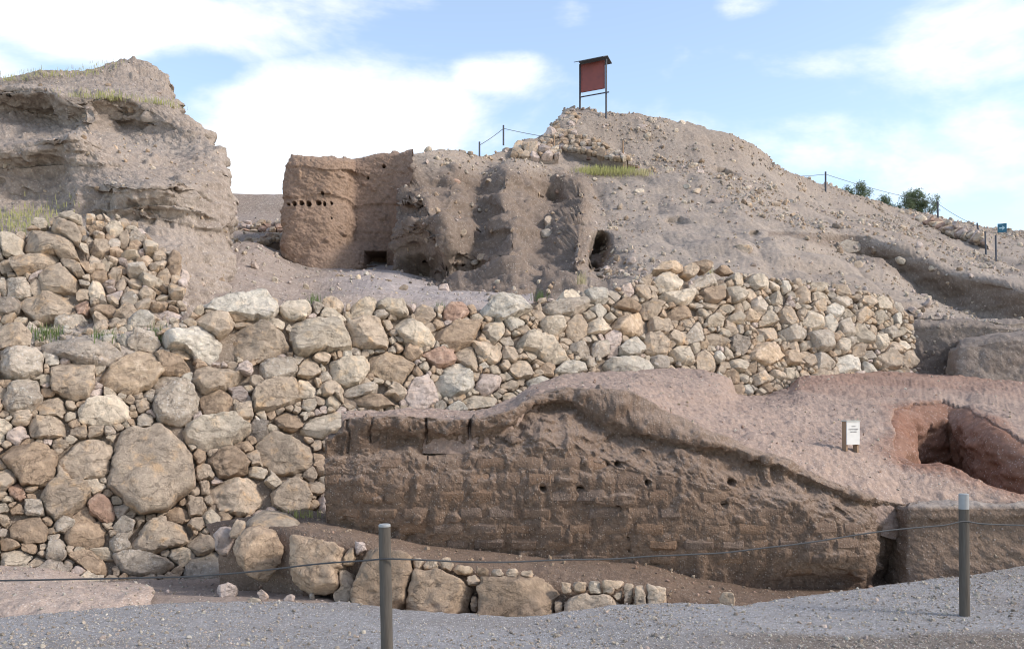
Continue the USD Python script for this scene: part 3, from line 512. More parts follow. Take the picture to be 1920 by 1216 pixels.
front = [np.array([pt(c)[0], pt(c)[1] - 0.12, pt(c)[2] - 0.35]) for c in net[0]]
net = [front] + net
G = loft([r for r in net[::-1]], 2.1)
pj = project(G)
G = roughen(G, [(0.8, 0.09, 3, 'n', 111), (2.4, 0.06, 4, 'n', 112), (7, 0.03, 4, 'ridge', 123), (12, 0.016, 4, 'n', 113), (34, 0.008, 2, 'n', 114)])
# the pit, cut into the terrace
pit = [P(1700, 752, 15.2), P(1696, 790, 13.4), P(1712, 845, 11.75), P(1800, 861, 11.5), P(1860, 888, 11.2), P(1925, 914, 10.95), P(2300, 945, 10.9), P(2300, 890, 12.2), P(1920, 830, 12.6), P(1850, 790, 13.5), P(1800, 754, 14.9), P(1750, 738, 15.5)]
from shapely.geometry import Polygon, Point, LineString
import shapely
pitp = Polygon([(p[0], p[1]) for p in pit])
qx = G[..., :2] + 0.30 * np.stack([sn(G * [1, 1, 0], 0.9, 115, 2), sn(G * [1, 1, 0], 0.9, 116, 2)], -1)
pts = shapely.points(qx.reshape(-1, 2))
sd = shapely.distance(pts, pitp.exterior); ins = shapely.contains(pitp, pts)
sd = np.where(ins, sd, -sd).reshape(G.shape[:2])
G00 = G.copy()
depth = 0.06 * np.clip((sd + 0.16) / 0.2, 0, 1) ** 2 + 2.3 * np.clip((sd + 0.05) / 0.05, 0, 1)
pitmask = np.clip(sd / 0.05 + 0.6, 0, 1)
G[..., 2] -= depth
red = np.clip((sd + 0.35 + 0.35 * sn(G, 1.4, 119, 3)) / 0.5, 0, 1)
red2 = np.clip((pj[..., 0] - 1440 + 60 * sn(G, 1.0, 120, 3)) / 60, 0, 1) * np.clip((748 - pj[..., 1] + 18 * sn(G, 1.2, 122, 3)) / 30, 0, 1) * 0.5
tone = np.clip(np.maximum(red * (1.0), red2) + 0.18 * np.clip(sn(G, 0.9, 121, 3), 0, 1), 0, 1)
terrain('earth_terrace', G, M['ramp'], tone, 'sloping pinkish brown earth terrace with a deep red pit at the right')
RAMP = G
ok_ = G00[..., 1] < 19.5
zs = LinearNDInterpolator(np.stack([G00[..., 0][ok_], G00[..., 1][ok_]], -1)[::4], G00[..., 2][ok_][::4])
ring = pitp.exterior; Lr = ring.length; sr = np.arange(0, Lr, 0.035)
bp = np.array([ring.interpolate(t).coords[0] for t in sr]); bp = np.stack([ndimage.gaussian_filter1d(bp[:, k], 5, mode='wrap') for k in (0, 1)], -1)
b3 = np.concatenate([bp, np.zeros((len(bp), 1))], 1)
bp = bp - 0.30 * np.stack([sn(b3, 0.9, 115, 2), sn(b3, 0.9, 116, 2)], -1) + 0.02 * np.stack([sn(b3, 3.5, 181, 3), sn(b3, 3.5, 182, 3)], -1)
tg = np.roll(bp, -2, 0) - np.roll(bp, 2, 0); nin = np.stack([-tg[:, 1], tg[:, 0]], -1); nin /= np.linalg.norm(nin, axis=1, keepdims=True)
if Polygon(bp).contains(Point(*(bp[5] + 0.05 * nin[5]))) is False: nin = -nin
nin = np.stack([ndimage.gaussian_filter1d(nin[:, k], 4, mode='wrap') for k in (0, 1)], -1)
zr = zs(bp[:, 0], bp[:, 1]); zr = np.where(np.isnan(zr), np.nanmean(zr), zr)
over = np.clip((nin[:, 0] * -1) * 1.0 + nin[:, 1] * -0.6, 0, 1)           # the right and back walls are undercut
prof = [(-0.22, -0.10), (-0.13, -0.035), (-0.04, -0.035), (0.06, -0.08), (0.15, -0.18), (0.19, -0.32), (0.17, -0.5), (0.15, -0.8), (0.17, -1.1), (0.22, -1.4), (0.45, -1.6), (0.8, -1.68)]
pr_ = np.array(prof); tq = np.linspace(0, 1, 70); tp = np.r_[0, np.cumsum(np.hypot(*np.diff(pr_, axis=0).T))]; tp /= tp[-1]
po, pz = PchipInterpolator(tp, pr_[:, 0])(tq), PchipInterpolator(tp, pr_[:, 1])(tq)
off = po[:, None] - over[None] * 0.12 * np.clip((-pz[:, None] - 0.18) / 1.0, 0, 1) ** 0.9
Gp = np.stack([bp[None, :, 0] + nin[None, :, 0] * off, bp[None, :, 1] + nin[None, :, 1] * off, zr[None] + pz[:, None] + 0 * off], -1)
zz_ = zs(Gp[..., 0], Gp[..., 1]); zz_ = np.where(np.isnan(zz_), zr[None], zz_)
Gp[..., 2] += (zz_ - zr[None]) * np.clip((0.30 + pz[:, None]) / 0.2, 0, 1)
Gp = np.concatenate([Gp, Gp[:, :1]], 1)
sg = 1.0 if (grid_normals(Gp)[30, :, :2] * np.r_[nin, nin[:1]]).sum(-1).mean() > 0 else -1.0
fade = np.clip((-pz - 0.08) / 0.2, 0.08, 1)[:, None]
Gp = roughen(Gp, [(1.3, 0.10, 3, 'n', 183), ((1.8, 1.8, 3.5), 0.09, 4, 'ridge', 184), (6, 0.05, 4, 'n', 185), (16, 0.022, 3, 'lump', 186)], sgn=sg, mask=fade)
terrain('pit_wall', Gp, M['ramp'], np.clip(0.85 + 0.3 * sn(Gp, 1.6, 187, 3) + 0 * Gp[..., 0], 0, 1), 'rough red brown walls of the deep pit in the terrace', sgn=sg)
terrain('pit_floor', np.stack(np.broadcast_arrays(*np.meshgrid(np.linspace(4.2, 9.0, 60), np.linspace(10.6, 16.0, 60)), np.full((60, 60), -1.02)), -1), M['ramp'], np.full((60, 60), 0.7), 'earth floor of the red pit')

# squared earth baulk at lower right
net = [[(1697, 946, 11.2), (1702, 940, 11.1), (1760, 939, 11.1), (1850, 937, 11.1), (1950, 934, 11.1), (2300, 930, 11.0), (2700, 930, 11)],
 [(1696, 950, 10.4), (1704, 947, 10.3), (1760, 947, 10.25), (1850, 946, 10.25), (1950, 944, 10.2), (2300, 940, 10.1), (2700, 940, 10)],
 [(1693, 958, 10.32), (1702, 956, 10.2), (1760, 955, 10.15), (1850, 954, 10.15), (1950, 952, 10.1), (2300, 950, 10), (2700, 950, 9.9)],
 [(1692, 968, 10.36), (1702, 966, 10.2), (1760, 966, 10.15), (1850, 965, 10.15), (1950, 963, 10.1), (2300, 960, 10), (2700, 960, 9.9)],
 [(1691, 985, 10.4), (1702, 984, 10.26), (1760, 982, 10.2), (1850, 982, 10.2), (1950, 980, 10.15), (2300, 980, 10.05), (2700, 980, 9.9)],
 [(1688, 1050, 10.36), (1700, 1050, 10.2), (1760, 1050, 10.12), (1850, 1050, 10.12), (1950, 1050, 10.1), (2300, 1050, 10), (2700, 1050, 9.9)],
 [(1686, 1130, 10.3), (1700, 1130, 10.1), (1760, 1130, 10.0), (1850, 1130, 10.0), (1950, 1130, 10), (2300, 1130, 9.9), (2700, 1130, 9.8)]]
net = [[np.array([pt(r[0])[0] + 0.06, 11.6, pt(r[0])[2]])] + r for r in net]
G = loft(net, 2.2); G = roughen(G, [(1.2, 0.045, 3, 'n', 125), ((4, 4, 6), 0.03, 4, 'ridge', 126), (14, 0.016, 4, 'n', 127), (40, 0.006, 2, 'n', 128)])
N = grid_normals(G)
terrain('earth_baulk', G, M['baulk'], np.clip((G[..., 2] - 0.46) / 0.04, 0, 1) * 0.8, 'square cut earth baulk with a pale flat top beside the right fence post')

# ------------------------------------------------------------------ mudbrick wall in front
MW = {
 608: [(817, 10.0), (824, 9.98), (834, 9.98), (850, 10.0), (862, 9.93), (900, 9.88), (940, 9.9), (974, 9.98)],
 630: [(806, 10.0), (815, 9.97), (828, 9.97), (848, 9.98), (862, 9.90), (905, 9.84), (950, 9.86), (980, 9.97)],
 650: [(778, 10.05), (800, 9.97), (820, 9.97), (846, 9.98), (862, 9.88), (910, 9.82), (960, 9.84), (984, 9.95)],
 725: [(776, 10.05), (800, 9.97), (818, 10.06), (845, 10.06), (862, 9.88), (920, 9.8), (975, 9.83), (1001, 9.93)],
 735: [(777, 10.05), (802, 10.0), (818, 10.12), (842, 10.12), (864, 9.88), (920, 9.8), (976, 9.83), (1003, 9.93)],
 765: [(780, 10.05), (812, 10.0), (826, 10.16), (840, 10.1), (858, 9.9), (925, 9.8), (980, 9.83), (1010, 9.92)],
 800: [(784, 10.06), (803, 10.0), (822, 10.14), (850, 10.16), (872, 9.9), (930, 9.8), (985, 9.83), (1018, 9.92)],
 835: [(785, 10.06), (808, 10.0), (822, 10.2), (848, 10.2), (866, 9.9), (930, 9.8), (990, 9.83), (1024, 9.92)],
 870: [(786, 10.06), (800, 10.02), (816, 10.2), (843, 10.14), (862, 9.92), (930, 9.8), (995, 9.83), (1030, 9.92)],
 884: [(784, 10.06), (800, 10.0), (815, 10.1), (838, 10.1), (856, 9.92), (930, 9.8), (995, 9.83), (1032, 9.92)],
 960: [(767, 10.2), (786, 10.12), (795, 10.3), (832, 10.0), (850, 9.92), (930, 9.8), (1000, 9.82), (1042, 9.9)],
 1005: [(739, 10.55), (750, 10.45), (758, 10.6), (820, 10.02), (832, 9.94), (930, 9.8), (1005, 9.82), (1047, 9.9)],
 1060: [(726, 10.6), (746, 10.5), (757, 10.62), (812, 10.12), (836, 9.96), (930, 9.8), (1005, 9.82), (1050, 9.9)],
 1120: [(730, 10.6), (778, 10.35), (800, 10.40), (836, 10.1), (852, 9.94), (930, 9.8), (1005, 9.82), (1055, 9.9)],
 1180: [(738, 10.6), (798, 10.22), (812, 10.32), (855, 10.04), (868, 9.92), (935, 9.8), (1008, 9.82), (1058, 9.9)],
 1250: [(770, 10.55), (824, 10.18), (836, 10.28), (880, 10.0), (892, 9.92), (950, 9.8), (1010, 9.82), (1064, 9.92)],
 1310: [(798, 10.5), (836, 10.16), (846, 10.26), (892, 9.98), (904, 9.92), (960, 9.82), (1020, 9.84), (1082, 9.90)],
 1380: [(830, 10.48), (846, 10.22), (858, 10.30), (908, 10.02), (920, 9.93), (970, 9.84), (1030, 9.85), (1094, 9.95)],
 1480: [(862, 10.45), (880, 10.22), (892, 10.27), (930, 10.04), (942, 9.95), (985, 9.87), (1040, 9.86), (1094, 10.12)],
 1560: [(902, 10.35), (918, 10.18), (928, 10.24), (952, 10.05), (962, 9.97), (1000, 9.9), (1046, 9.88), (1092, 10.2)],
 1625: [(928, 10.35), (938, 10.2), (948, 10.26), (968, 10.1), (980, 10.02), (1010, 9.97), (1048, 9.95), (1090, 10.25)],
 1655: [(940, 10.45), (950, 10.4), (960, 10.45), (980, 10.45), (990, 10.42), (1020, 10.5), (1050, 10.55), (1085, 10.7)],
 1705: [(950, 10.6), (962, 10.6), (972, 10.7), (990, 10.75), (1000, 10.8), (1030, 10.85), (1060, 10.9), (1090, 11)]}
keys = sorted(MW)
net = [[(k, MW[k][i][0], MW[k][i][1]) for k in keys] for i in range(8)]
net.append([np.array([pt(c)[0], pt(c)[1] + 0.02, -0.75]) for c in net[-1]])
top = [np.array([pt(c)[0], pt(c)[1] + 0.22, pt(c)[2] + 0.0]) for c in net[0]]
top2 = [np.array([pt(c)[0], pt(c)[1] + 0.8, pt(c)[2] - 0.25]) for c in net[0]]
net = [top2, top] + net
net = [[np.array([pt(r[0])[0] + 0.12, 11.4, pt(r[0])[2]]), np.array([pt(r[0])[0] + 0.02, pt(r[0])[1] + 0.35, pt(r[0])[2]])] + r for r in net]
G = loft(net, 1.9)
G0 = G.copy()
lipw = np.exp(-((np.arange(G.shape[0]) / G.shape[0] - 0.22) / 0.16) ** 2)[:, None]
G[..., 2] += lipw * (0.10 * sn(G, 1.6, 145, 5)); G[..., 1] += lipw * (0.15 * sn(G, 2.0, 146, 5) + 0.06 * (0.5 - 2 * np.abs(sn(G, (5, 5, 1.2), 148, 4))) + 0.05 * sn(G, 7, 149, 4))
G = roughen(G, [(1.1, 0.04, 3, 'n', 131), ((3.2, 3.2, 5), 0.035, 4, 'ridge', 132), (9, 0.02, 4, 'n', 133), ((5, 5, 1.2), 0.05, 4, 'steep', 139), ((26, 26, 20), 0.008, 3, 'lump', 134), (5, 0.05, 2, 'hole', 136)])
pj = project(G)
for hx, hy, r in [(1088, 917, 6), (1018, 915, 5.5), (1372, 905, 6.5), (1160, 953, 4), (1135, 870, 5), (1158, 870, 5), (912, 892, 4.5), (1215, 905, 5), (1358, 944, 5)]:
    G[..., 1] += 0.16 * np.clip(1.3 - np.hypot(pj[..., 0] - hx, pj[..., 1] - hy) / r, 0, 1) ** 0.7 * (G[..., 1] < 10.3)
for cx, y0, y1, dp in [(697, 772, 852, .05), (799, 785, 862, .10), (880, 784, 832, .16), (1180, 1010, 1035, .05), (653, 790, 850, .04)]:    # open vertical cracks
    G[..., 1] += dp * np.clip(1.4 - np.abs(pj[..., 0] - cx - 9 * sn(G, 4, 137, 3)) / (2.0 + 1.5 * sn(G, 5, 147, 2)), 0, 1) * (pj[..., 1] > y0 - 4) * (pj[..., 1] < y1) * (G[..., 1] < 10.5)
mudwall = thing('mudbrick_wall', 'long low brown mudbrick wall standing in front of the stone wall', 'wall')
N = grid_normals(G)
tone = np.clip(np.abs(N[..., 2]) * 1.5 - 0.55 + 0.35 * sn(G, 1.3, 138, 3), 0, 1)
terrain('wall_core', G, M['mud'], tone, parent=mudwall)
CORE = G
Gs = ndimage.gaussian_filter(G[..., 1], 4)
m_ = (pj[..., 0] > 600) & (pj[..., 0] < 1720) & (G[..., 1] < 10.9) & (np.abs(N[..., 1]) > 0.35)
face_y = LinearNDInterpolator(np.stack([G[..., 0][m_], G[..., 2][m_]], -1)[::3], Gs[m_][::3])

def brick_mesh(x0, x1, z0, z1, proud, seed):
    nx, nz = 9, 6
    u = np.array([-1, -.965, -.72, -.36, 0, .36, .72, .965, 1]); w = np.array([-1, -.93, -.4, .4, .93, 1])
    U, W = np.meshgrid(u, w)
    cx, cz, hx, hz = (x0 + x1) / 2, (z0 + z1) / 2, (x1 - x0) / 2, (z1 - z0) / 2
    X = cx + hx * U * (1 - 0.03 * np.abs(W) ** 5); Zz = cz + hz * W * (1 - 0.04 * np.abs(U) ** 6)
    q = np.stack([X, X * 0 + seed, Zz], -1)
    X = X + 0.016 * sn(q, 9, 3, 2); Zz = Zz + 0.013 * sn(q + 5, 9, 4, 2)
    e = np.maximum(np.abs(U) ** 12, np.abs(W) ** 10)
    y = face_y(X, Zz); 
    if np.isnan(y).any(): return None
    Y = y - proud * (1 - e) + 0.055 * e + 0.022 * sn(q, 10, 5, 3) + 0.007 * sn(q, 40, 6, 2)
    F = np.stack([X, Y, Zz], -1)
    B = F.copy(); B[..., 1] = y + 0.14
    v = np.concatenate([F.reshape(-1, 3), B.reshape(-1, 3)])
    f = [grid_faces(nz, nx)[:, ::-1], grid_faces(nz, nx) + nz * nx]
    i = np.arange(nz * nx).reshape(nz, nx)
    ring = np.concatenate([i[0, :-1], i[:-1, -1], i[-1, :0:-1], i[:0:-1, 0]]); r2 = np.roll(ring, -1)
    f.append(np.concatenate([np.stack([ring, r2, r2 + nz * nx], 1), np.stack([ring, r2 + nz * nx, ring + nz * nx], 1)]))
    return v, np.concatenate(f)
lw = {k: MW[k] for k in MW}
kx = np.array(sorted(MW)); ytop = np.array([MW[k][4][0] for k in kx]); ybot = np.array([MW[k][7][0] for k in kx]); ylip = np.array([MW[k][1][0] for k in kx])
br = random.Random(5)
course = 0.168; nb = 0
zz = -0.62
while zz < 1.62:
    h = course * br.uniform(0.9, 1.1)
    xx = (606 - CX) / FOC * 9.9 + br.uniform(-0.2, 0.0)
    while xx < 4.1:
        w = br.uniform(0.26, 0.40)
        c = project(np.array([xx + w / 2, 9.9, zz + h / 2]))
        yt, yb, yl = np.interp(c[0], kx, ytop), np.interp(c[0], kx, ybot), np.interp(c[0], kx, ylip)
        infield = (c[1] - 4 > yt) and (c[1] < yb)
        upper = c[0] < 735 and c[1] > yl - 6 and c[1] + 12 < yb and not (735 < c[0] < 890)
        if 612 < c[0] < 1640 and (infield or upper) and br.random() < (0.90 if c[0] < 1350 else 0.6):
            melt = br.random()
            proud = br.uniform(0.010, 0.027) if melt > 0.3 else br.uniform(-0.006, 0.012)
            bm = brick_mesh(xx + 0.006, xx + w - 0.006, zz + 0.005, zz + h - 0.005, proud, nb * 1.7)
            if bm is not None and nb < 300:
                obj('mudbrick', bm, M[br.choice(['brick', 'brick', 'brick2', 'brick3'])], mudwall, smooth=35); nb += 1
        xx += w + br.uniform(0.0, 0.012)
    zz += h

# earth apron at the foot of the mudbrick wall
A = [[(380, 985, 11.6), (430, 975, 11.4), (520, 960, 11.2), (580, 955, 11.0), (620, 962, 10.6), (660, 975, 10.5), (725, 992, 10.4), (800, 1010, 10.35), (900, 1024, 10.3), (1000, 1036, 10.3), (1200, 1048, 10.3), (1320, 1075, 10.35), (1450, 1086, 10.7), (1560, 1075, 10.8), (1680, 1082, 11)],
 [(390, 990, 10.8), (430, 985, 10.6), (510, 975, 10.3), (570, 975, 10.1), (620, 984, 9.9), (660, 992, 9.85), (725, 1006, 9.8), (800, 1023, 9.8), (900, 1036, 9.78), (1000, 1048, 9.76), (1200, 1060, 9.76), (1320, 1088, 9.8), (1450, 1104, 9.95), (1560, 1104, 10.1), (1680, 1096, 10.5)],
 [(400, 1008, 10.2), (430, 1000, 10.0), (510, 985, 9.7), (570, 993, 9.45), (620, 1000, 9.35), (660, 1004, 9.3), (725, 1020, 9.25), (800, 1040, 9.2), (900, 1058, 9.15), (1000, 1072, 9.1), (1200, 1088, 9.05), (1320, 1110, 9.1), (1450, 1122, 9.2), (1560, 1118, 9.5), (1680, 1110, 9.8)],
 [(410, 1040, 10.1), (440, 1040, 9.9), (515, 1030, 9.55), (572, 1030, 9.3), (620, 1030, 9.2), (660, 1030, 9.15), (725, 1040, 9.1), (800, 1060, 9.05), (900, 1080, 9.0), (1000, 1092, 8.95), (1200, 1106, 8.9), (1320, 1122, 8.9), (1450, 1130, 9.0), (1560, 1128, 9.2), (1680, 1125, 9.4)],
 [(415, 1130, 10.2), (445, 1130, 10), (515, 1130, 9.6), (572, 1130, 9.35), (620, 1140, 9.2), (660, 1140, 9.15), (725, 1150, 9.1), (800, 1160, 9.0), (900, 1165, 9.0), (1000, 1170, 8.9), (1200, 1170, 8.8), (1320, 1170, 8.75), (1450, 1170, 8.8), (1560, 1165, 9.0), (1680, 1160, 9.2)]]
G = loft(A, 1.8); G = roughen(G, [(1.4, 0.035, 3, 'n', 141), (6, 0.02, 4, 'n', 142), (22, 0.009, 3, 'n', 143)])
terrain('earth_apron', G, M['mud'], np.clip((0.30 + 0.4 * sn(G, 1.5, 144, 3)) * np.clip((1.6 - G[..., 0]) / 1.2, 0, 1), 0, 1), 'earth apron sloping from the mudbrick wall to the boulders')  # tone drops to the right: shade below the wall painted in

# ledge between the two stone walls at the left
L = [[(-650, 600, 14.2), (0, 600, 14.2), (150, 598, 14.2), (250, 590, 14.6), (340, 580, 15.2), (420, 570, 15.9)],
     [(-650, 622, 13.3), (0, 622, 13.3), (150, 620, 13.4), (250, 612, 13.7), (340, 600, 14.4), (420, 585, 15.2)],
     [(-650, 640, 12.7), (0, 640, 12.7), (150, 640, 12.9), (250, 632, 13.2), (340, 622, 13.7), (420, 600, 14.6)],
     [(-650, 720, 12.5), (0, 720, 12.5), (150, 720, 12.7), (250, 720, 13), (340, 700, 13.5), (420, 680, 14.2)]]
G = loft(L, 2.0); G = roughen(G, [(1.4, 0.09, 3, 'n', 151), (6, 0.04, 4, 'n', 152), (20, 0.015, 3, 'n', 153)])
terrain('rubble_ledge', G, M['cliff'], np.full(G.shape[:2], 0.5), 'narrow earth ledge between the lower and the upper stone wall')
# ------------------------------------------------------------------ stones and masonry
class Plane:
    def __init__(s, a, b, c):                        # a, b along the foot, c at the top: (px, py, D)
        a, b, c = P(*a), P(*b), P(*c)
        s.o = a; n = np.cross(b - a, c - a); n /= np.linalg.norm(n)
        if n[1] > 0: n = -n
        u = b - a; u[2] = 0; u -= n * (u @ n); u /= np.linalg.norm(u)
        s.u, s.n = u, n; s.v = np.cross(n, u) if np.cross(n, u)[2] > 0 else -np.cross(n, u)
    def hit(s, px, py):
        px, py = np.asarray(px, float), np.asarray(py, float)
        d = np.stack([(px - CX) / FOC, np.ones_like(px), (HORIZON - py) / FOC], -1)
        o = np.array([0, 0, CAMZ]); t = ((s.o - o) @ s.n) / (d @ s.n)
        q = o + d * t[..., None] - s.o
        return np.stack([q @ s.u, q @ s.v], -1)
    def world(s, u, v, w): return s.o + np.asarray(u)[..., None] * s.u + np.asarray(v)[..., None] * s.v + np.asarray(w)[..., None] * s.n

from scipy.spatial import Delaunay
_disc = {}
def disc(n):
    """unit disc of concentric rings with even spacing, its triangles, and the rim's indices"""
    if n not in _disc:
        p = [(0.0, 0.0)]
        for k in range(1, n + 1):
            a = np.arange(6 * k) / (6 * k) * 2 * np.pi
            p += list(zip(np.full(6 * k, k / n), a))
        p = np.array(p); xy = np.stack([p[:, 0] * np.cos(p[:, 1]), p[:, 0] * np.sin(p[:, 1])], -1)
        f = Delaunay(xy).simplices
        c = np.cross(xy[f[:, 1]] - xy[f[:, 0]], xy[f[:, 2]] - xy[f[:, 0]]); f[c < 0] = f[c < 0][:, ::-1]
        a_ = np.abs(np.cross(xy[f[:, 1]] - xy[f[:, 0]], xy[f[:, 2]] - xy[f[:, 0]])); f = f[a_ > 1e-6]
        _disc[n] = (p, f, np.arange(len(p) - 6 * n, len(p)))
    return _disc[n]
def stone_shape(rad, thick, seed, nth, rings, facets=4, rough=1.0, back=0.7, power=2.6):
    """rad: outline radius per angle (uniform angles). Returns local (x, y, w) vertices and faces; w > 0 is the front."""
    r = np.random.default_rng(int(seed))
    nR = {2: 3, 3: 5, 4: 9, 5: 15}[rings]
    pd, fd, rim = disc(nR); nth = 6 * nR
    Rf = lambda a: np.interp(a, np.linspace(0, 2 * np.pi, len(rad) + 1), np.append(rad, rad[0]))
    size = np.mean(rad)
    rho = 1 - (1 - pd[:, 0]) ** 1.6; R = Rf(pd[:, 1]) * rho
    front = np.stack([np.cos(pd[:, 1]) * R, np.sin(pd[:, 1]) * R, thick * (1 - np.clip(rho, 0, 1) ** power) ** (1 / power)], -1)
    ar = pd[rim, 1]; Rr = Rf(ar)
    b1 = np.stack([np.cos(ar) * Rr, np.sin(ar) * Rr, np.full(nth, -0.25 * thick)], -1); b2 = np.stack([np.cos(ar) * Rr * 0.8, np.sin(ar) * Rr * 0.8, np.full(nth, -back * thick)], -1)
    v = np.concatenate([front, b1, b2, [[0, 0, -back * thick]]])
    nf = len(front); i1, i2 = nf + np.arange(nth), nf + nth + np.arange(nth); ro = lambda x: np.roll(x, -1)
    faces = np.concatenate([fd, np.stack([rim, i1, ro(i1)], 1), np.stack([rim, ro(i1), ro(rim)], 1), np.stack([i1, i2, ro(i2)], 1), np.stack([i1, ro(i2), ro(i1)], 1), np.stack([ro(i2), i2, np.full(nth, len(v) - 1)], 1)])
    # chiselled facets
    for _ in range(facets):
        tilt = r.uniform(0.06, 0.75) if _ > 1 else r.uniform(0.9, 2.2); a = r.uniform(0, 2 * np.pi)
        n = np.array([np.cos(a) * tilt, np.sin(a) * tilt, 1.0]); n /= np.linalg.norm(n)
        d = v @ n; cut = np.quantile(d, r.uniform(0.50, 0.90) if _ > 1 else r.uniform(0.80, 0.95))
        v = v - n * np.clip(d - cut, 0, None)[:, None] * 0.92
    for _ in range(2):                               # broken sides
        a = r.uniform(0, 2 * np.pi); n = np.array([np.cos(a), np.sin(a), r.uniform(-0.1, 0.5)]); n /= np.linalg.norm(n)
        d = v @ n; cut = np.quantile(d, r.uniform(0.90, 0.985)); v = v - n * np.clip(d - cut, 0, None)[:, None] * 0.7
    q = v / max(size, 1e-3)
    off = r.uniform(-50, 50, 3)
    nn = v - np.array([0, 0, -thick * 0.4]); nn /= np.maximum(np.linalg.norm(nn, axis=1, keepdims=True), 1e-6)
    amp = size * rough
    disp = amp * (0.12 * sn(q * 1.5 + off, 1, 1, 2) + 0.085 * sn(q * 4.0 + off, (1, 1.5, 1), 2, 5))
    if rings >= 4: disp += min(amp, 0.35) * 0.13 * (0.4 - np.abs(sn(q * 2.6 + off, (1, 2.2, 1), 3, 5))) + 0.006 * sn(v * 22 + off, 1, 4, 3)
    v = v + nn * disp[:, None]
    return v, faces

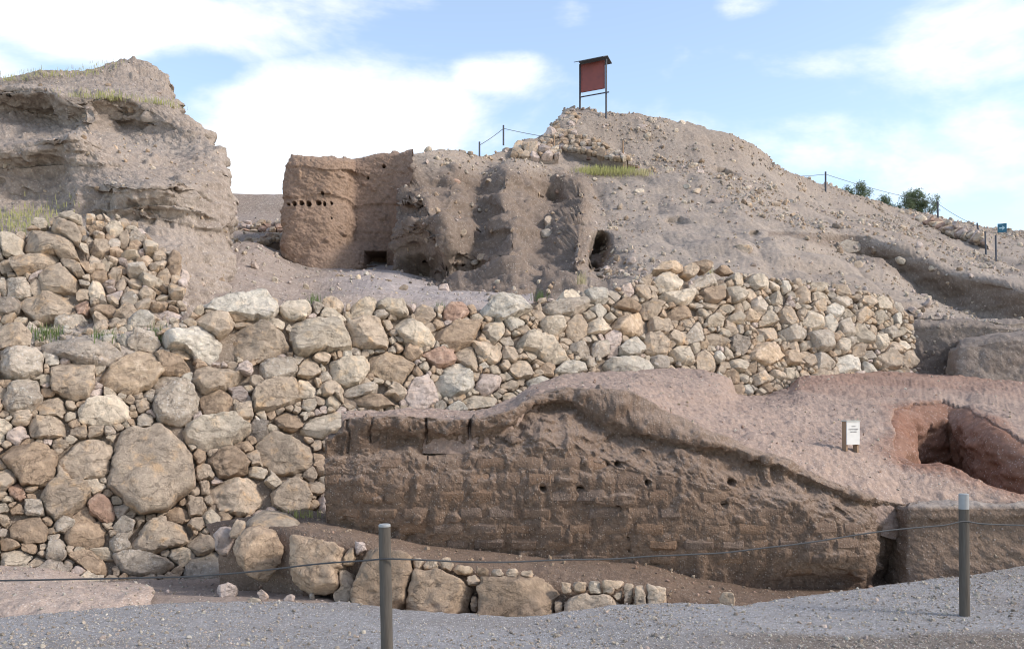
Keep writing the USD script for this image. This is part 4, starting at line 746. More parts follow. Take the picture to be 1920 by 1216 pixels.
def masonry(parent, plane, traced, region, cell, rmin, rmax, nmax, seed, tones, gap=0.007, prot=0.05, maxparts=300, depth=0.55, used=0, thick=0.55, tilt=0.12, part='stone', grow=0.07):
    """traced: [(tone, [(px,py)...])]; region: [(px,py)...] to be filled with smaller stones. Every stone is a part of parent, the smallest joined."""
    g = np.random.default_rng(seed)
    reg = plane.hit([p[0] for p in region], [p[1] for p in region])
    lo, hi = reg.min(0) - 0.6, reg.max(0) + 0.6
    W, Hh = (np.ceil((hi - lo) / cell)).astype(int)
    lab = Image.new('I', (int(W), int(Hh)), 0); dr = ImageDraw.Draw(lab)
    toc = lambda uv: [tuple(map(float, x)) for x in ((uv - lo) / cell)]
    tone = {}
    regim = Image.new('L', (int(W), int(Hh)), 0); ImageDraw.Draw(regim).polygon(toc(reg), fill=1)
    for i, (t, poly) in enumerate(traced, 1):
        uv = plane.hit([p[0] for p in poly], [p[1] for p in poly])
        c = uv.mean(0); uvr = c + (uv - c) * 1.07
        dr.polygon(toc(uvr), fill=i); tone[i] = t
    L = np.array(lab).astype(np.int32)
    free = (L == 0) & (np.array(regim) > 0) & (ndimage.binary_dilation(L > 0, iterations=1) == 0)
    n = len(traced)
    dt = ndimage.distance_transform_edt(np.pad(free, 1))[1:-1, 1:-1]
    seeds = []
    avail = free.copy()
    work = dt.copy()
    for _ in range(nmax):
        m = work.max()
        if m * cell < rmin: break
        cand = np.argwhere(work >= min(m, max(m * 0.72, rmin / cell))); y, x = cand[g.integers(len(cand))]
        r = min(work[y, x], g.uniform(rmin, rmax) / cell * (1.0 if m * cell > rmin * 2 else 1.4))
        r = max(r, rmin / cell * 0.8)
        seeds.append((y, x, r))
        k = int(math.ceil(max(r, 1) * 1.25)) + 1
        y0, y1, x0, x1 = max(0, y - k), min(Hh, y + k + 1), max(0, x - k), min(W, x + k + 1)
        yy, xx = np.ogrid[y0:y1, x0:x1]
        avail[y0:y1, x0:x1] &= ((yy - y) ** 2 + (xx - x) ** 2) > (r * 1.12) ** 2
        K = k + int(rmax / cell * 2.2) + 6
        y0, y1, x0, x1 = max(0, y - K), min(Hh, y + K + 1), max(0, x - K), min(W, x + K + 1)
        sub = ndimage.distance_transform_edt(np.pad(avail[y0:y1, x0:x1], 1, mode='edge'))[1:-1, 1:-1]
        work[y0:y1, x0:x1] = np.minimum(work[y0:y1, x0:x1], sub)
    # share the free cells out between the seeds
    best = np.full(L.shape, np.inf); own = np.zeros(L.shape, np.int32)
    for j, (y, x, r) in enumerate(seeds):
        k = int(r * 2.6) + 2
        y0, y1, x0, x1 = max(0, y - k), min(Hh, y + k + 1), max(0, x - k), min(W, x + k + 1)
        yy, xx = np.ogrid[y0:y1, x0:x1]
        e = g.uniform(0.62, 1.0); a = g.uniform(-0.5, 0.5)
        du, dv = (xx - x) * math.cos(a) + (yy - y) * math.sin(a), -(xx - x) * math.sin(a) + (yy - y) * math.cos(a)
        d = (np.abs(du * e) ** 2.4 + np.abs(dv) ** 2.4) ** (1 / 2.4) / r
        s = best[y0:y1, x0:x1]; m = (d < s) & (d < 2.3) & free[y0:y1, x0:x1]
        s[m] = d[m]; own[y0:y1, x0:x1][m] = n + 1 + j
    L = np.where(L > 0, L, own)
    # tight fit: every stone grows until it meets its neighbours
    d0, (iy, ix) = ndimage.distance_transform_edt(L == 0, return_indices=True)
    L = np.where((d0 * cell < grow * g.uniform(0.6, 1.0)) & (np.array(regim) > 0), L[iy, ix], L)
    objs = ndimage.find_objects(L)
    stones = []
    for i, sl in enumerate(objs, 1):
        if sl is None: continue
        ys, xs = np.nonzero(L[sl] == i)
        if len(ys) < 12: continue
        cy, cx = ys.mean() + sl[0].start, xs.mean() + sl[1].start
        if L[int(round(cy)), int(round(cx))] != i: 
            k = np.argmin((ys + sl[0].start - cy) ** 2 + (xs + sl[1].start - cx) ** 2); cy, cx = ys[k] + sl[0].start, xs[k] + sl[1].start
        th = np.linspace(0, 2 * np.pi, 72, endpoint=False); rr = np.arange(0.5, max(np.ptp(ys), np.ptp(xs)) * 1.1 + 3, 0.5)
        Y = np.clip(np.round(cy + np.outer(np.sin(th), rr)).astype(int), 0, Hh - 1); X = np.clip(np.round(cx + np.outer(np.cos(th), rr)).astype(int), 0, W - 1)
        out = L[Y, X] != i
        rad = rr[np.argmax(out, 1)] * cell
        sm = 0.35 if i <= n else 0.7
        rad = ndimage.gaussian_filter1d(rad, sm, mode='wrap') - gap
        if rad.mean() < 0.025: continue
        rad = np.maximum(rad, 0.25 * rad.mean())
        cu, cv = lo[0] + (cx + 0.5) * cell, lo[1] + (cy + 0.5) * cell
        stones.append((i, cu, cv, rad))
    def shown(s):                                    # the stones in view first, the largest in the picture first
        c = plane.world(np.array(s[1]), np.array(s[2]), np.array(0.0)); q = project(c)
        return (not (-20 < q[0] < 1940 and q[1] < 1200), -s[3].mean() / c[1])
    stones.sort(key=shown)
    rest = {}
    made = used
    for i, cu, cv, rad in stones:
        size = rad.mean() 
        t = tone.get(i) or g.choice(list(tones), p=np.array(list(tones.values())) / sum(tones.values()))
        pxr = size / (plane.o + plane.u * cu)[1] * FOC
        big = pxr > 34; mid = pxr > 15
        nth, rings = (72, 5) if big else (44, 4) if mid else (24, 3) if pxr > 5 else (14, 2)
        tk = min(size * g.uniform(0.45, 0.75), 0.30) * (thick / 0.55)
        v, f = stone_shape(rad, tk, seed * 1000 + i, nth, rings, facets=(2 if part == 'boulder' else int(g.integers(3, 7))) if mid or pxr > 7 else 2, back=max(0.7, min(depth, size * 1.2) / tk), power=g.uniform(6, 9) if part == 'boulder' else g.uniform(4.0, 11.0))
        w0 = g.uniform(-0.25, 0.35) * prot - tk * 0.12
        tl = tilt * min(1.0, 0.16 / size); ta, tb = g.normal(0, tl), g.normal(0, tl)
        w = v[:, 2] + v[:, 0] * ta + v[:, 1] * (tb - 0.05)
        X = plane.world(cu + v[:, 0], cv + v[:, 1], w + w0)
        if made < maxparts:
            obj(part, (X, f), STN[t], parent, smooth=32); made += 1
        else: rest.setdefault(t, []).append((X, f))
    for t, ms in rest.items():
        vs, fs, o = [], [], 0
        for X, f in ms: vs.append(X); fs.append(f + o); o += len(X)
        p = obj('small_stones', (np.concatenate(vs), np.concatenate(fs)), STN[t], parent, smooth=38)
        tag(p, kind='stuff')
    return made, len(stones)

def wall_core(parent, plane, region, w=-0.14, mat='fill', res=0.06, seed=1, thick=0.7):
    reg = plane.hit([p[0] for p in region], [p[1] for p in region])
    pl = Polygon(reg).buffer(-0.05)
    lo, hi = reg.min(0), reg.max(0)
    us = np.arange(lo[0], hi[0] + res, res); vs = np.linspace(0, 1, max(8, int((hi[1] - lo[1]) / res)))
    cols = []
    for u in us:
        c = LineString([(u, lo[1] - 1), (u, hi[1] + 1)]).intersection(pl)
        if c.is_empty: continue
        b = c.bounds; cols.append((u, b[1], b[3]))
    U = np.array([[c[0]] * len(vs) for c in cols]).T; V = np.array([c[1] + (c[2] - c[1]) * vs for c in cols]).T
    F = plane.world(U, V, np.full_like(U, w))
    F = F + plane.n * (0.07 * sn(F, 2.2, seed, 3) + 0.05 * sn(F, 9, seed + 1, 3))[..., None]
    B = plane.world(U[-1:], V[-1:], np.full_like(U[-1:], w - thick)); B2 = plane.world(U[:1], V[:1], np.full_like(U[:1], w - thick))
    G = np.concatenate([B2, F, B])
    f = grid_faces(*G.shape[:2])
    return obj('earth_fill', (G.reshape(-1, 3), f[:, ::-1] if np.cross(plane.u, plane.v) @ plane.n > 0 else f), M[mat], parent, smooth=True)

# outlines of the larger stones, traced in enlargements of parts of the view (origin x, y, scale)
def tr(o, items): return [(t, [(o[0] + x * o[2], o[1] + y * o[2]) for x, y in p]) for t, p in items]
ZA, ZB, ZC, ZD = (0, 380, 640 / 1853), (0, 750, 640 / 1670), (560, 480, 640 / 1853), (1100, 460, 640 / 1853)
TA = tr(ZA, [('t', [(0,650),(90,640),(180,700),(160,760),(80,775),(0,790)]), ('d', [(230,760),(330,725),(520,730),(680,760),(660,840),(570,880),(420,860),(240,800)]),
 ('g', [(680,750),(740,690),(830,700),(860,760),(840,810),(740,790)]), ('w', [(870,730),(960,700),(1080,675),(1160,720),(1240,790),(1270,850),(1190,860),(1090,850),(980,790),(900,790)]),
 ('t', [(1065,640),(1110,605),(1240,615),(1265,660),(1200,735),(1140,690)]), ('t', [(1245,730),(1290,680),(1400,665),(1530,690),(1590,730),(1590,800),(1470,825),(1330,845),(1260,790)]),
 ('w', [(1095,530),(1180,490),(1300,485),(1430,500),(1540,590),(1545,635),(1400,625),(1250,595),(1130,570)]), ('l', [(1510,545),(1560,520),(1680,525),(1695,590),(1640,620),(1560,615)]),
 ('t', [(1270,660),(1390,620),(1405,650),(1290,685)]), ('l', [(1410,640),(1480,630),(1550,655),(1540,685),(1440,670)]), ('g', [(0,800),(180,795),(225,830),(220,920),(130,950),(0,960)]),
 ('t', [(285,890),(400,878),(500,885),(500,990),(470,1050),(410,1068),(290,1020)]), ('o', [(530,950),(600,890),(700,810),(790,805),(850,870),(850,940),(800,1005),(690,1035),(580,990)]),
 ('b', [(850,820),(940,825),(1050,870),(1040,910),(920,945),(870,900)]), ('t', [(940,810),(990,795),(1050,825),(1010,850),(960,840)]),
 ('t', [(1045,1010),(1065,910),(1130,885),(1220,900),(1340,940),(1340,980),(1220,1000),(1110,1030)]), ('g', [(860,960),(950,945),(1040,990),(1065,1060),(1060,1130),(980,1195),(880,1190),(840,1110)]),
 ('b', [(1100,1050),(1190,1010),(1250,1025),(1255,1140),(1190,1160),(1105,1150)]), ('g', [(1380,890),(1460,850),(1580,850),(1610,910),(1550,950),(1450,955),(1390,925)]),
 ('t', [(1620,890),(1670,830),(1730,880),(1730,935),(1660,950)]), ('t', [(1360,1040),(1420,990),(1600,950),(1690,960),(1710,1010),(1650,1060),(1500,1110),(1400,1125)]),
 ('l', [(430,1130),(500,1060),(620,1060),(690,1100),(680,1170),(590,1200),(450,1195)]), ('g', [(10,1090),(70,980),(200,970),(215,1080),(160,1130),(50,1125)]),
 ('t', [(735,1080),(790,1060),(810,1110),(750,1145)]), ('t', [(1275,1100),(1370,1085),(1375,1170),(1290,1170)])])
TB = tr(ZB, [('t', [(130,130),(180,85),(280,85),(335,130),(320,170),(200,185),(140,165)]), ('b', [(0,270),(60,230),(230,225),(260,280),(265,350),(200,415),(110,410),(60,340)]),
 ('t', [(285,280),(390,200),(500,185),(545,220),(530,310),(500,370),(390,385),(330,340)]), ('t', [(535,420),(550,290),(590,165),(720,125),(810,120),(880,190),(940,300),(945,410),(880,470),(800,530),(700,545),(620,500),(600,465)]),
 ('l', [(880,140),(970,95),(1120,80),(1190,120),(1210,160),(1120,215),(1010,240),(930,200)]), ('b', [(1020,300),(1090,235),(1180,250),(1215,310),(1200,350),(1080,380)]),
 ('t', [(1265,210),(1350,155),(1450,170),(1520,230),(1525,300),(1460,350),(1370,370),(1290,300)]), ('t', [(1030,430),(1160,390),(1250,385),(1330,440),(1320,510),(1200,555),(1090,540),(1050,480)]),
 ('t', [(1340,450),(1410,390),(1480,400),(1510,470),(1490,540),(1410,555),(1345,510)]), ('t', [(180,450),(270,405),(390,405),(435,455),(420,510),(340,560),(270,580),(210,510)]),
 ('r', [(425,490),(470,465),(530,480),(560,570),(520,590),(450,560)]), ('g', [(125,490),(200,490),(215,560),(150,575),(125,550)]), ('b', [(50,600),(70,560),(180,570),(220,630),(215,690),(130,690),(60,660)]),
 ('b', [(310,670),(380,610),(480,595),(520,650),(525,710),(440,720),(330,700)]), ('g', [(260,610),(310,575),(355,590),(350,630),(280,640)]), ('t', [(640,680),(700,610),(810,590),(920,620),(930,670),(870,710),(740,740),(660,720)]),
 ('g', [(555,610),(600,570),(660,600),(640,640),(580,655)]), ('g', [(560,760),(640,745),(790,770),(860,800),(800,840),(680,855),(600,830)]), ('g', [(890,870),(940,780),(1050,745),(1110,800),(1105,880),(1040,905),(900,910)]),
 ('p', [(1070,650),(1130,590),(1160,680),(1130,760),(1090,780)]), ('l', [(990,560),(1030,525),(1075,570),(1070,620),(1030,640)]), ('b', [(810,560),(850,530),(910,520),(915,590),(815,600)]),
 ('b', [(0,680),(60,680),(100,710),(40,735),(0,725)]), ('t', [(0,560),(30,550),(50,600),(30,625),(0,615)]), ('l', [(0,740),(80,730),(160,760),(120,800),(0,810)]), ('r', [(45,430),(90,400),(125,470),(100,490),(50,460)]),
 ('l', [(1225,330),(1280,320),(1315,360),(1290,385),(1230,365)]), ('t', [(960,330),(1000,310),(1050,360),(1030,390),(965,380)]), ('b', [(1140,210),(1210,200),(1240,240),(1200,255)]), ('b', [(1540,260),(1580,240),(1590,370),(1560,370)]),
 ('t', [(1480,370),(1530,330),(1550,370),(1530,400)]), ('t', [(980,400),(1020,385),(1025,455),(985,460)]), ('b', [(340,760),(430,740),(530,800),(540,850),(470,850)]), ('g', [(665,90),(700,60),(740,75),(735,125),(680,130)]),
 ('b', [(1320,110),(1400,50),(1475,80),(1470,150)])])
TC = tr(ZC, [('t', [(125,240),(170,218),(250,250),(240,300),(160,290)]), ('l', [(100,330),(140,285),(240,310),(250,350),(180,360)]), ('l', [(285,270),(350,235),(410,245),(415,310),(340,345),(290,345)]),
 ('l', [(440,270),(475,228),(560,240),(610,300),(590,325),(490,305)]), ('t', [(630,300),(670,262),(730,270),(745,330),(690,370),(640,340)]), ('r', [(780,340),(810,260),(880,258),(920,310),(860,350)]),
 ('w', [(960,260),(1080,225),(1270,195),(1295,250),(1230,310),(1090,345),(1000,310)]), ('g', [(1320,260),(1440,240),(1540,240),(1560,290),(1470,320),(1340,310)]), ('l', [(1400,240),(1430,195),(1500,178),(1525,200),(1520,235)]),
 ('w', [(1555,200),(1650,175),(1675,210),(1660,260),(1590,255)]), ('g', [(1670,200),(1720,185),(1750,215),(1720,250)]), ('l', [(-20,360),(150,340),(260,370),(285,440),(270,500),(150,520),(0,530),(-20,450)]),
 ('t', [(270,380),(340,345),(440,350),(490,430),(485,495),(400,500),(310,480)]), ('l', [(510,350),(580,345),(680,400),(735,460),(720,490),(620,485),(550,430)]), ('b', [(720,420),(850,370),(980,370),(980,430),(860,500),(780,470)]),
 ('l', [(1010,380),(1050,358),(1110,370),(1110,420),(1060,475),(1020,450)]), ('w', [(1120,360),(1170,328),(1225,350),(1220,390),(1150,405)]), ('l', [(1310,360),(1350,330),(1420,330),(1435,400),(1390,430),(1320,395)]),
 ('t', [(1440,380),(1500,330),(1555,350),(1560,420),(1510,460),(1450,430)]), ('l', [(1575,360),(1640,330),(1700,400),(1650,410),(1580,420)]), ('o', [(1690,380),(1740,335),(1853,310),(1910,380),(1850,425),(1760,420)]),
 ('l', [(1170,450),(1260,420),(1370,450),(1440,520),(1440,560),(1380,585),(1290,520),(1200,500)]), ('t', [(840,530),(890,495),(940,500),(970,570),(960,625),(900,600)]), ('t', [(950,480),(1030,490),(1100,530),(1095,580),(1020,580)]),
 ('r', [(680,530),(760,510),(835,505),(830,580),(760,605),(700,570)]), ('o', [(390,540),(470,530),(560,540),(625,590),(580,660),(560,690),(470,670),(400,620)]), ('l', [(150,600),(230,560),(370,560),(380,610),(320,680),(250,710),(200,660)]),
 ('t', [(0,600),(50,540),(100,580),(110,630),(50,660),(5,640)]), ('l', [(0,670),(60,670),(90,720),(80,760),(0,770)]), ('t', [(120,700),(180,670),(230,700),(245,790),(200,770),(130,750)]),
 ('g', [(245,740),(310,700),(450,695),(490,730),(380,745),(260,760)]), ('b', [(260,770),(400,750),(510,760),(540,800),(420,830),(300,800)]), ('p', [(580,770),(620,680),(690,645),(740,710),(740,780),(680,830),(620,820)]),
 ('w', [(750,690),(800,620),(870,580),(920,640),(960,690),(900,740),(790,760)]), ('p', [(970,720),(990,640),(1080,650),(1095,700),(1030,750)]), ('t', [(1140,620),(1180,570),(1240,560),(1280,610),(1260,650),(1180,668)]),
 ('w', [(1385,630),(1440,580),(1550,570),(1570,620),(1480,650)]), ('w', [(1620,600),(1680,555),(1800,545),(1870,560),(1915,610),(1890,640),(1700,640)]), ('t', [(1100,690),(1160,670),(1200,710),(1160,730),(1100,715)]),
 ('l', [(1110,750),(1150,730),(1185,770),(1160,800),(1115,790)]), ('l', [(900,780),(980,750),(1060,790),(1090,820),(1000,830),(910,830)]), ('w', [(800,830),(860,790),(900,800),(905,850),(820,850)]),
 ('l', [(15,950),(60,880),(200,850),(265,890),(250,930),(130,985),(40,975)]), ('t', [(80,530),(140,520),(180,550),(130,575),(90,565)]), ('w', [(1230,680),(1330,645),(1390,660),(1330,710),(1250,720)]),
 ('g', [(1480,480),(1580,470),(1590,530),(1530,550),(1470,510)]), ('g', [(1595,470),(1670,465),(1680,530),(1640,550),(1600,540)]), ('w', [(1735,500),(1830,430),(1875,465),(1860,525),(1790,545),(1745,530)]),
 ('t', [(1185,390),(1250,375),(1265,410),(1210,425)]), ('l', [(930,330),(980,310),(1005,345),(960,355)]), ('l', [(650,590),(690,575),(715,600),(690,625),(660,610)]), ('w', [(980,590),(1020,570),(1040,590),(1000,610)]),
 ('l', [(1030,610),(1080,595),(1110,625),(1060,640)]), ('o', [(1270,570),(1310,550),(1345,570),(1310,590)]), ('w', [(1580,280),(1640,270),(1680,300),(1630,335)]), ('l', [(1660,320),(1700,300),(1735,325),(1700,360)]),
 ('l', [(1585,430),(1620,425),(1635,450),(1600,460)]), ('g', [(410,300),(440,285),(480,320),(470,335),(420,330)]), ('l', [(150,780),(190,755),(230,790),(200,830),(150,810)]), ('l', [(20,780),(80,775),(100,820),(50,845),(20,820)]),
 ('l', [(490,500),(515,490),(520,530),(495,525)]), ('l', [(490,450),(510,435),(530,460),(510,475)]), ('g', [(735,800),(780,780),(800,820),(770,840),(740,835)])])
TD = tr(ZD, [('o', [(370,130),(420,85),(510,90),(520,140),(440,150)]), ('t', [(525,120),(560,90),(615,150),(570,170),(530,150)]), ('b', [(580,90),(650,80),(690,120),(640,150)]), ('b', [(695,110),(800,110),(830,140),(760,150)]),
 ('l', [(360,170),(450,140),(550,190),(540,240),(440,240),(380,210)]), ('g', [(570,180),(720,150),(780,180),(720,210),(600,220)]), ('l', [(390,270),(480,245),(570,250),(600,300),(520,325),(430,300)]),
 ('b', [(610,250),(690,225),(760,240),(760,290),(690,310),(630,280)]), ('l', [(770,230),(840,225),(865,290),(800,310)]), ('l', [(860,190),(900,165),(980,190),(990,230),(920,240)]), ('l', [(990,180),(1040,200),(1050,240),(1000,240)]),
 ('w', [(1055,200),(1080,195),(1120,235),(1080,260)]), ('l', [(990,270),(1060,248),(1090,270),(1080,310),(1010,325)]), ('t', [(1130,250),(1180,222),(1220,260),(1220,300),(1160,310)]), ('l', [(1200,210),(1290,195),(1345,230),(1260,245)]),
 ('t', [(1352,230),(1430,220),(1470,260),(1400,280),(1355,260)]), ('g', [(1330,290),(1450,282),(1480,310),(1400,330)]), ('l', [(1560,300),(1600,275),(1660,325),(1640,350),(1580,345)]), ('t', [(290,320),(350,297),(405,330),(390,380),(320,390)]), ('b', [(130,330),(220,290),(270,310),(270,360),(180,345)]), ('b', [(430,350),(520,328),(600,350),(600,380),(500,400),(450,390)]),
 ('t', [(630,300),(690,315),(720,335),(690,360),(640,330)]), ('l', [(725,330),(780,312),(805,350),(760,365)]), ('l', [(650,400),(690,370),(750,385),(750,440),(660,435)]), ('o', [(850,370),(890,340),(935,380),(920,420),(860,410)]),
 ('g', [(895,300),(950,275),(990,320),(950,360),(905,340)]), ('l', [(770,390),(820,367),(848,400),(840,425),(780,415)]), ('l', [(945,400),(990,350),(1035,380),(1030,420),(970,430)]), ('t', [(1040,370),(1080,330),(1140,350),(1155,410),(1100,433),(1050,420)]),
 ('l', [(1175,420),(1200,360),(1270,385),(1290,440),(1220,455)]), ('w', [(1285,400),(1310,382),(1380,440),(1350,465),(1300,440)]), ('w', [(1310,330),(1350,310),(1395,350),(1370,390),(1320,370)]), ('g', [(1365,420),(1420,395),(1445,488),(1400,492)]),
 ('l', [(1450,470),(1460,430),(1550,480),(1540,530),(1480,520)]), ('l', [(1365,515),(1410,495),(1435,550),(1400,580),(1365,560)]), ('g', [(1210,480),(1290,465),(1355,530),(1340,565),(1250,560)]), ('g', [(1045,470),(1120,438),(1195,460),(1190,510),(1090,520)]),
 ('t', [(920,450),(1030,438),(1040,500),(980,520)]), ('o', [(895,590),(930,535),(1030,530),(1070,600),(980,650),(900,620)]), ('d', [(780,500),(860,480),(890,530),(850,590),(790,560)]), ('t', [(650,490),(700,470),(770,520),(740,550),(660,530)]),
 ('g', [(530,500),(600,410),(630,440),(630,520),(560,530)]), ('t', [(320,490),(380,475),(430,530),(430,600),(330,590)]), ('t', [(340,420),(380,392),(450,400),(465,450),(430,480),(350,465)]), ('l', [(450,590),(490,545),(560,550),(583,600),(570,640),(480,630)]),
 ('t', [(590,600),(640,572),(720,640),(700,690),(600,680)]), ('l', [(780,620),(840,605),(870,640),(850,680),(790,660)]), ('o', [(1078,580),(1110,555),(1150,610),(1140,650),(1085,640)]), ('t', [(1155,590),(1220,565),(1250,640),(1200,660)]),
 ('g', [(1243,590),(1310,572),(1355,640),(1330,670),(1255,670)]), ('w', [(1365,600),(1440,590),(1490,620),(1500,680),(1380,685)]), ('w', [(1508,630),(1560,640),(1620,685),(1512,685)]), ('t', [(1438,560),(1470,535),(1510,555),(1508,600),(1450,600)]),
 ('g', [(1512,570),(1560,565),(1580,620),(1520,610)]), ('t', [(1575,605),(1640,572),(1690,615),(1680,670),(1610,660)]), ('l', [(1550,500),(1610,492),(1630,550),(1580,565)]), ('t', [(1640,530),(1680,518),(1710,560),(1690,590),(1640,568)]),
 ('g', [(1600,460),(1660,442),(1705,490),(1650,510)]), ('t', [(1720,590),(1750,570),(1800,640),(1770,670),(1730,640)]), ('t', [(990,690),(1030,670),(1085,710),(1050,735)]), ('t', [(890,710),(950,690),(985,740),(920,760)]),
 ('w', [(850,760),(880,750),(905,805),(870,808)]), ('w', [(640,705),(720,705),(775,770),(700,745)]), ('l', [(1070,670),(1110,655),(1120,730),(1080,725)]), ('l', [(920,790),(950,770),(970,800),(940,812)]), ('t', [(1540,430),(1580,425),(1590,470),(1552,475)]),
 ('t', [(1460,360),(1500,345),(1550,380),(1500,420),(1465,400)]), ('l', [(1560,360),(1600,352),(1640,400),(1590,425)]), ('l', [(1398,350),(1430,340),(1455,380),(1415,390)]), ('t', [(1222,310),(1290,300),(1305,350),(1250,360)]),
 ('l', [(1160,322),(1210,317),(1220,345),(1180,350)]), ('l', [(1228,255),(1290,248),(1325,280),(1255,290)])])
TU = tr(ZA, [('l', [(0,190),(60,170),(110,200),(145,270),(100,290),(20,285)]), ('t', [(125,250),(150,160),(260,155),(350,190),(440,262),(470,310),(400,300),(300,285),(160,290)]), ('t', [(240,140),(330,95),(400,115),(440,180),(420,225),(360,185),(280,150)]),
 ('l', [(320,75),(390,50),(430,80),(440,120),(350,90)]), ('t', [(60,330),(180,292),(290,275),(330,315),(230,355),(100,390)]), ('t', [(220,392),(280,358),(380,372),(415,430),(400,478),(230,473)]), ('t', [(325,300),(400,312),(465,380),(440,400),(350,350)]),
 ('g', [(25,412),(130,402),(155,490),(100,520),(45,505)]), ('t', [(100,610),(150,512),(270,487),(390,490),(400,580),(330,618),(200,632)]), ('d', [(0,530),(90,522),(110,568),(50,608),(0,605)]), ('g', [(0,400),(20,400),(36,500),(0,510)]),
 ('t', [(0,312),(50,322),(58,370),(0,380)]), ('r', [(405,540),(470,522),(490,590),(430,610)]), ('g', [(240,640),(350,622),(470,622),(460,680),(260,680)]), ('t', [(150,642),(230,636),(238,665),(170,670)]), ('t', [(162,430),(200,412),(218,440),(216,500),(165,490)]),
 ('l', [(170,110),(190,70),(240,70),(250,110),(210,135)])])
bx_ = lambda t, x0, y0, x1, y1: (t, [(x0 + .2 * (x1 - x0), y0), (x0 + .8 * (x1 - x0), y0 + .06 * (y1 - y0)), (x1, y0 + .45 * (y1 - y0)), (x0 + .85 * (x1 - x0), y1), (x0 + .15 * (x1 - x0), y0 + .95 * (y1 - y0)), (x0, y0 + .5 * (y1 - y0))])
TR = tr(ZA, [bx_(t, *b) for t, b in [('t', (510,90,580,150)), ('l', (585,130,660,185)), ('g', (700,165,790,210)), ('l', (780,195,850,285)), ('t', (500,210,600,275)), ('l', (490,280,560,330)), ('t', (575,290,640,345)), ('l', (660,275,755,320)), ('t', (810,320,890,375)),
 ('g', (690,350,790,400)), ('t', (850,375,920,425)), ('b', (910,300,980,360)), ('t', (590,360,650,420)), ('b', (490,385,580,430)), ('l', (490,440,570,510)), ('t', (625,420,680,475)), ('t', (700,415,770,465)), ('t', (915,455,1000,520)), ('t', (750,495,840,530)),
 ('g', (650,500,740,560)), ('t', (735,535,815,578)), ('b', (820,525,905,585)), ('b', (740,580,830,625)), ('p', (850,590,980,640)), ('b', (500,545,640,600)), ('t', (510,602,600,645)), ('t', (510,650,580,700)), ('p', (980,365,1030,410)), ('t', (860,215,895,275)),
 ('t', (650,185,695,240)), ('g', (440,140,475,195)), ('w', (690,632,830,690)), ('l', (835,650,920,700)), ('g', (590,205,650,250)), ('t', (505,165,560,205))]])

REGION = [(-560, 650), (-110, 640), (0, 634), (60, 655), (130, 640), (235, 632), (300, 620), (345, 600), (370, 575), (400, 556), (480, 545), (530, 562), (600, 562), (650, 570), (740, 560), (800, 572), (870, 572), (1000, 556), (1060, 562), (1100, 542), (1150, 542), (1225, 512), (1300, 520), (1400, 512), (1450, 520), (1500, 522), (1560, 536), (1620, 545), (1690, 566), (1712, 600), (1720, 690), (1700, 735),
          (1430, 790), (1300, 800), (1050, 830), (680, 900), (650, 1010), (520, 1010), (440, 1040), (420, 1090), (300, 1112), (-560, 1112)]
WALL = Plane((0, 1080, 11.2), (1700, 690, 20.2), (0, 635, 12.3))
TON = {'t': 5, 'l': 2.6, 'g': 1.3, 'b': 2.4, 'w': 0.2, 'o': 0.4, 'p': 0.8, 'd': 0.4}
cyc = thing('stone_wall', 'massive leaning stone wall of big rough boulders and packing stones', 'wall')
wall_core(cyc, WALL, REGION, w=-0.13, seed=201)
print('wall', masonry(cyc, WALL, TA + TB + TC + TD, REGION, 0.0125, 0.036, 0.20, 1900, 3, TON, maxparts=298))

UREG = [(-560, 460), (-110, 455), (0, 437), (40, 432), (80, 412), (120, 397), (150, 402), (163, 440), (168, 520), (165, 600), (160, 612), (90, 606), (-560, 610)]
UW = Plane((-60, 606, 13.25), (165, 604, 13.55), (-20, 437, 13.95))
up = thing('boulder_wall', 'upper stretch of squared boulder wall on the ledge at the left edge', 'wall')
wall_core(up, UW, UREG, w=-0.15, seed=211)
print('upper', masonry(up, UW, TU, UREG, 0.0125, 0.036, 0.16, 420, 4, TON, maxparts=120, depth=0.5))
RREG = [(160, 405), (200, 402), (250, 415), (285, 440), (310, 470), (345, 500), (352, 540), (350, 600), (300, 625), (230, 630), (170, 618), (168, 520)]
RW = Plane((165, 615, 13.3), (350, 610, 14.0), (200, 410, 15.1))
rb = thing('rubble_heap', 'sloping heap of tumbled tan stones below the left earth cliff', 'rubble')
print('rubble', masonry(rb, RW, TR, RREG, 0.0125, 0.04, 0.15, 220, 5, {'t': 5, 'l': 1.5, 'g': 1, 'b': 3, 'p': 1}, maxparts=150, prot=0.22, tilt=0.35, thick=0.8, grow=0.02))
wall_core(rb, RW, RREG, w=-0.12, mat='cliff', seed=221)

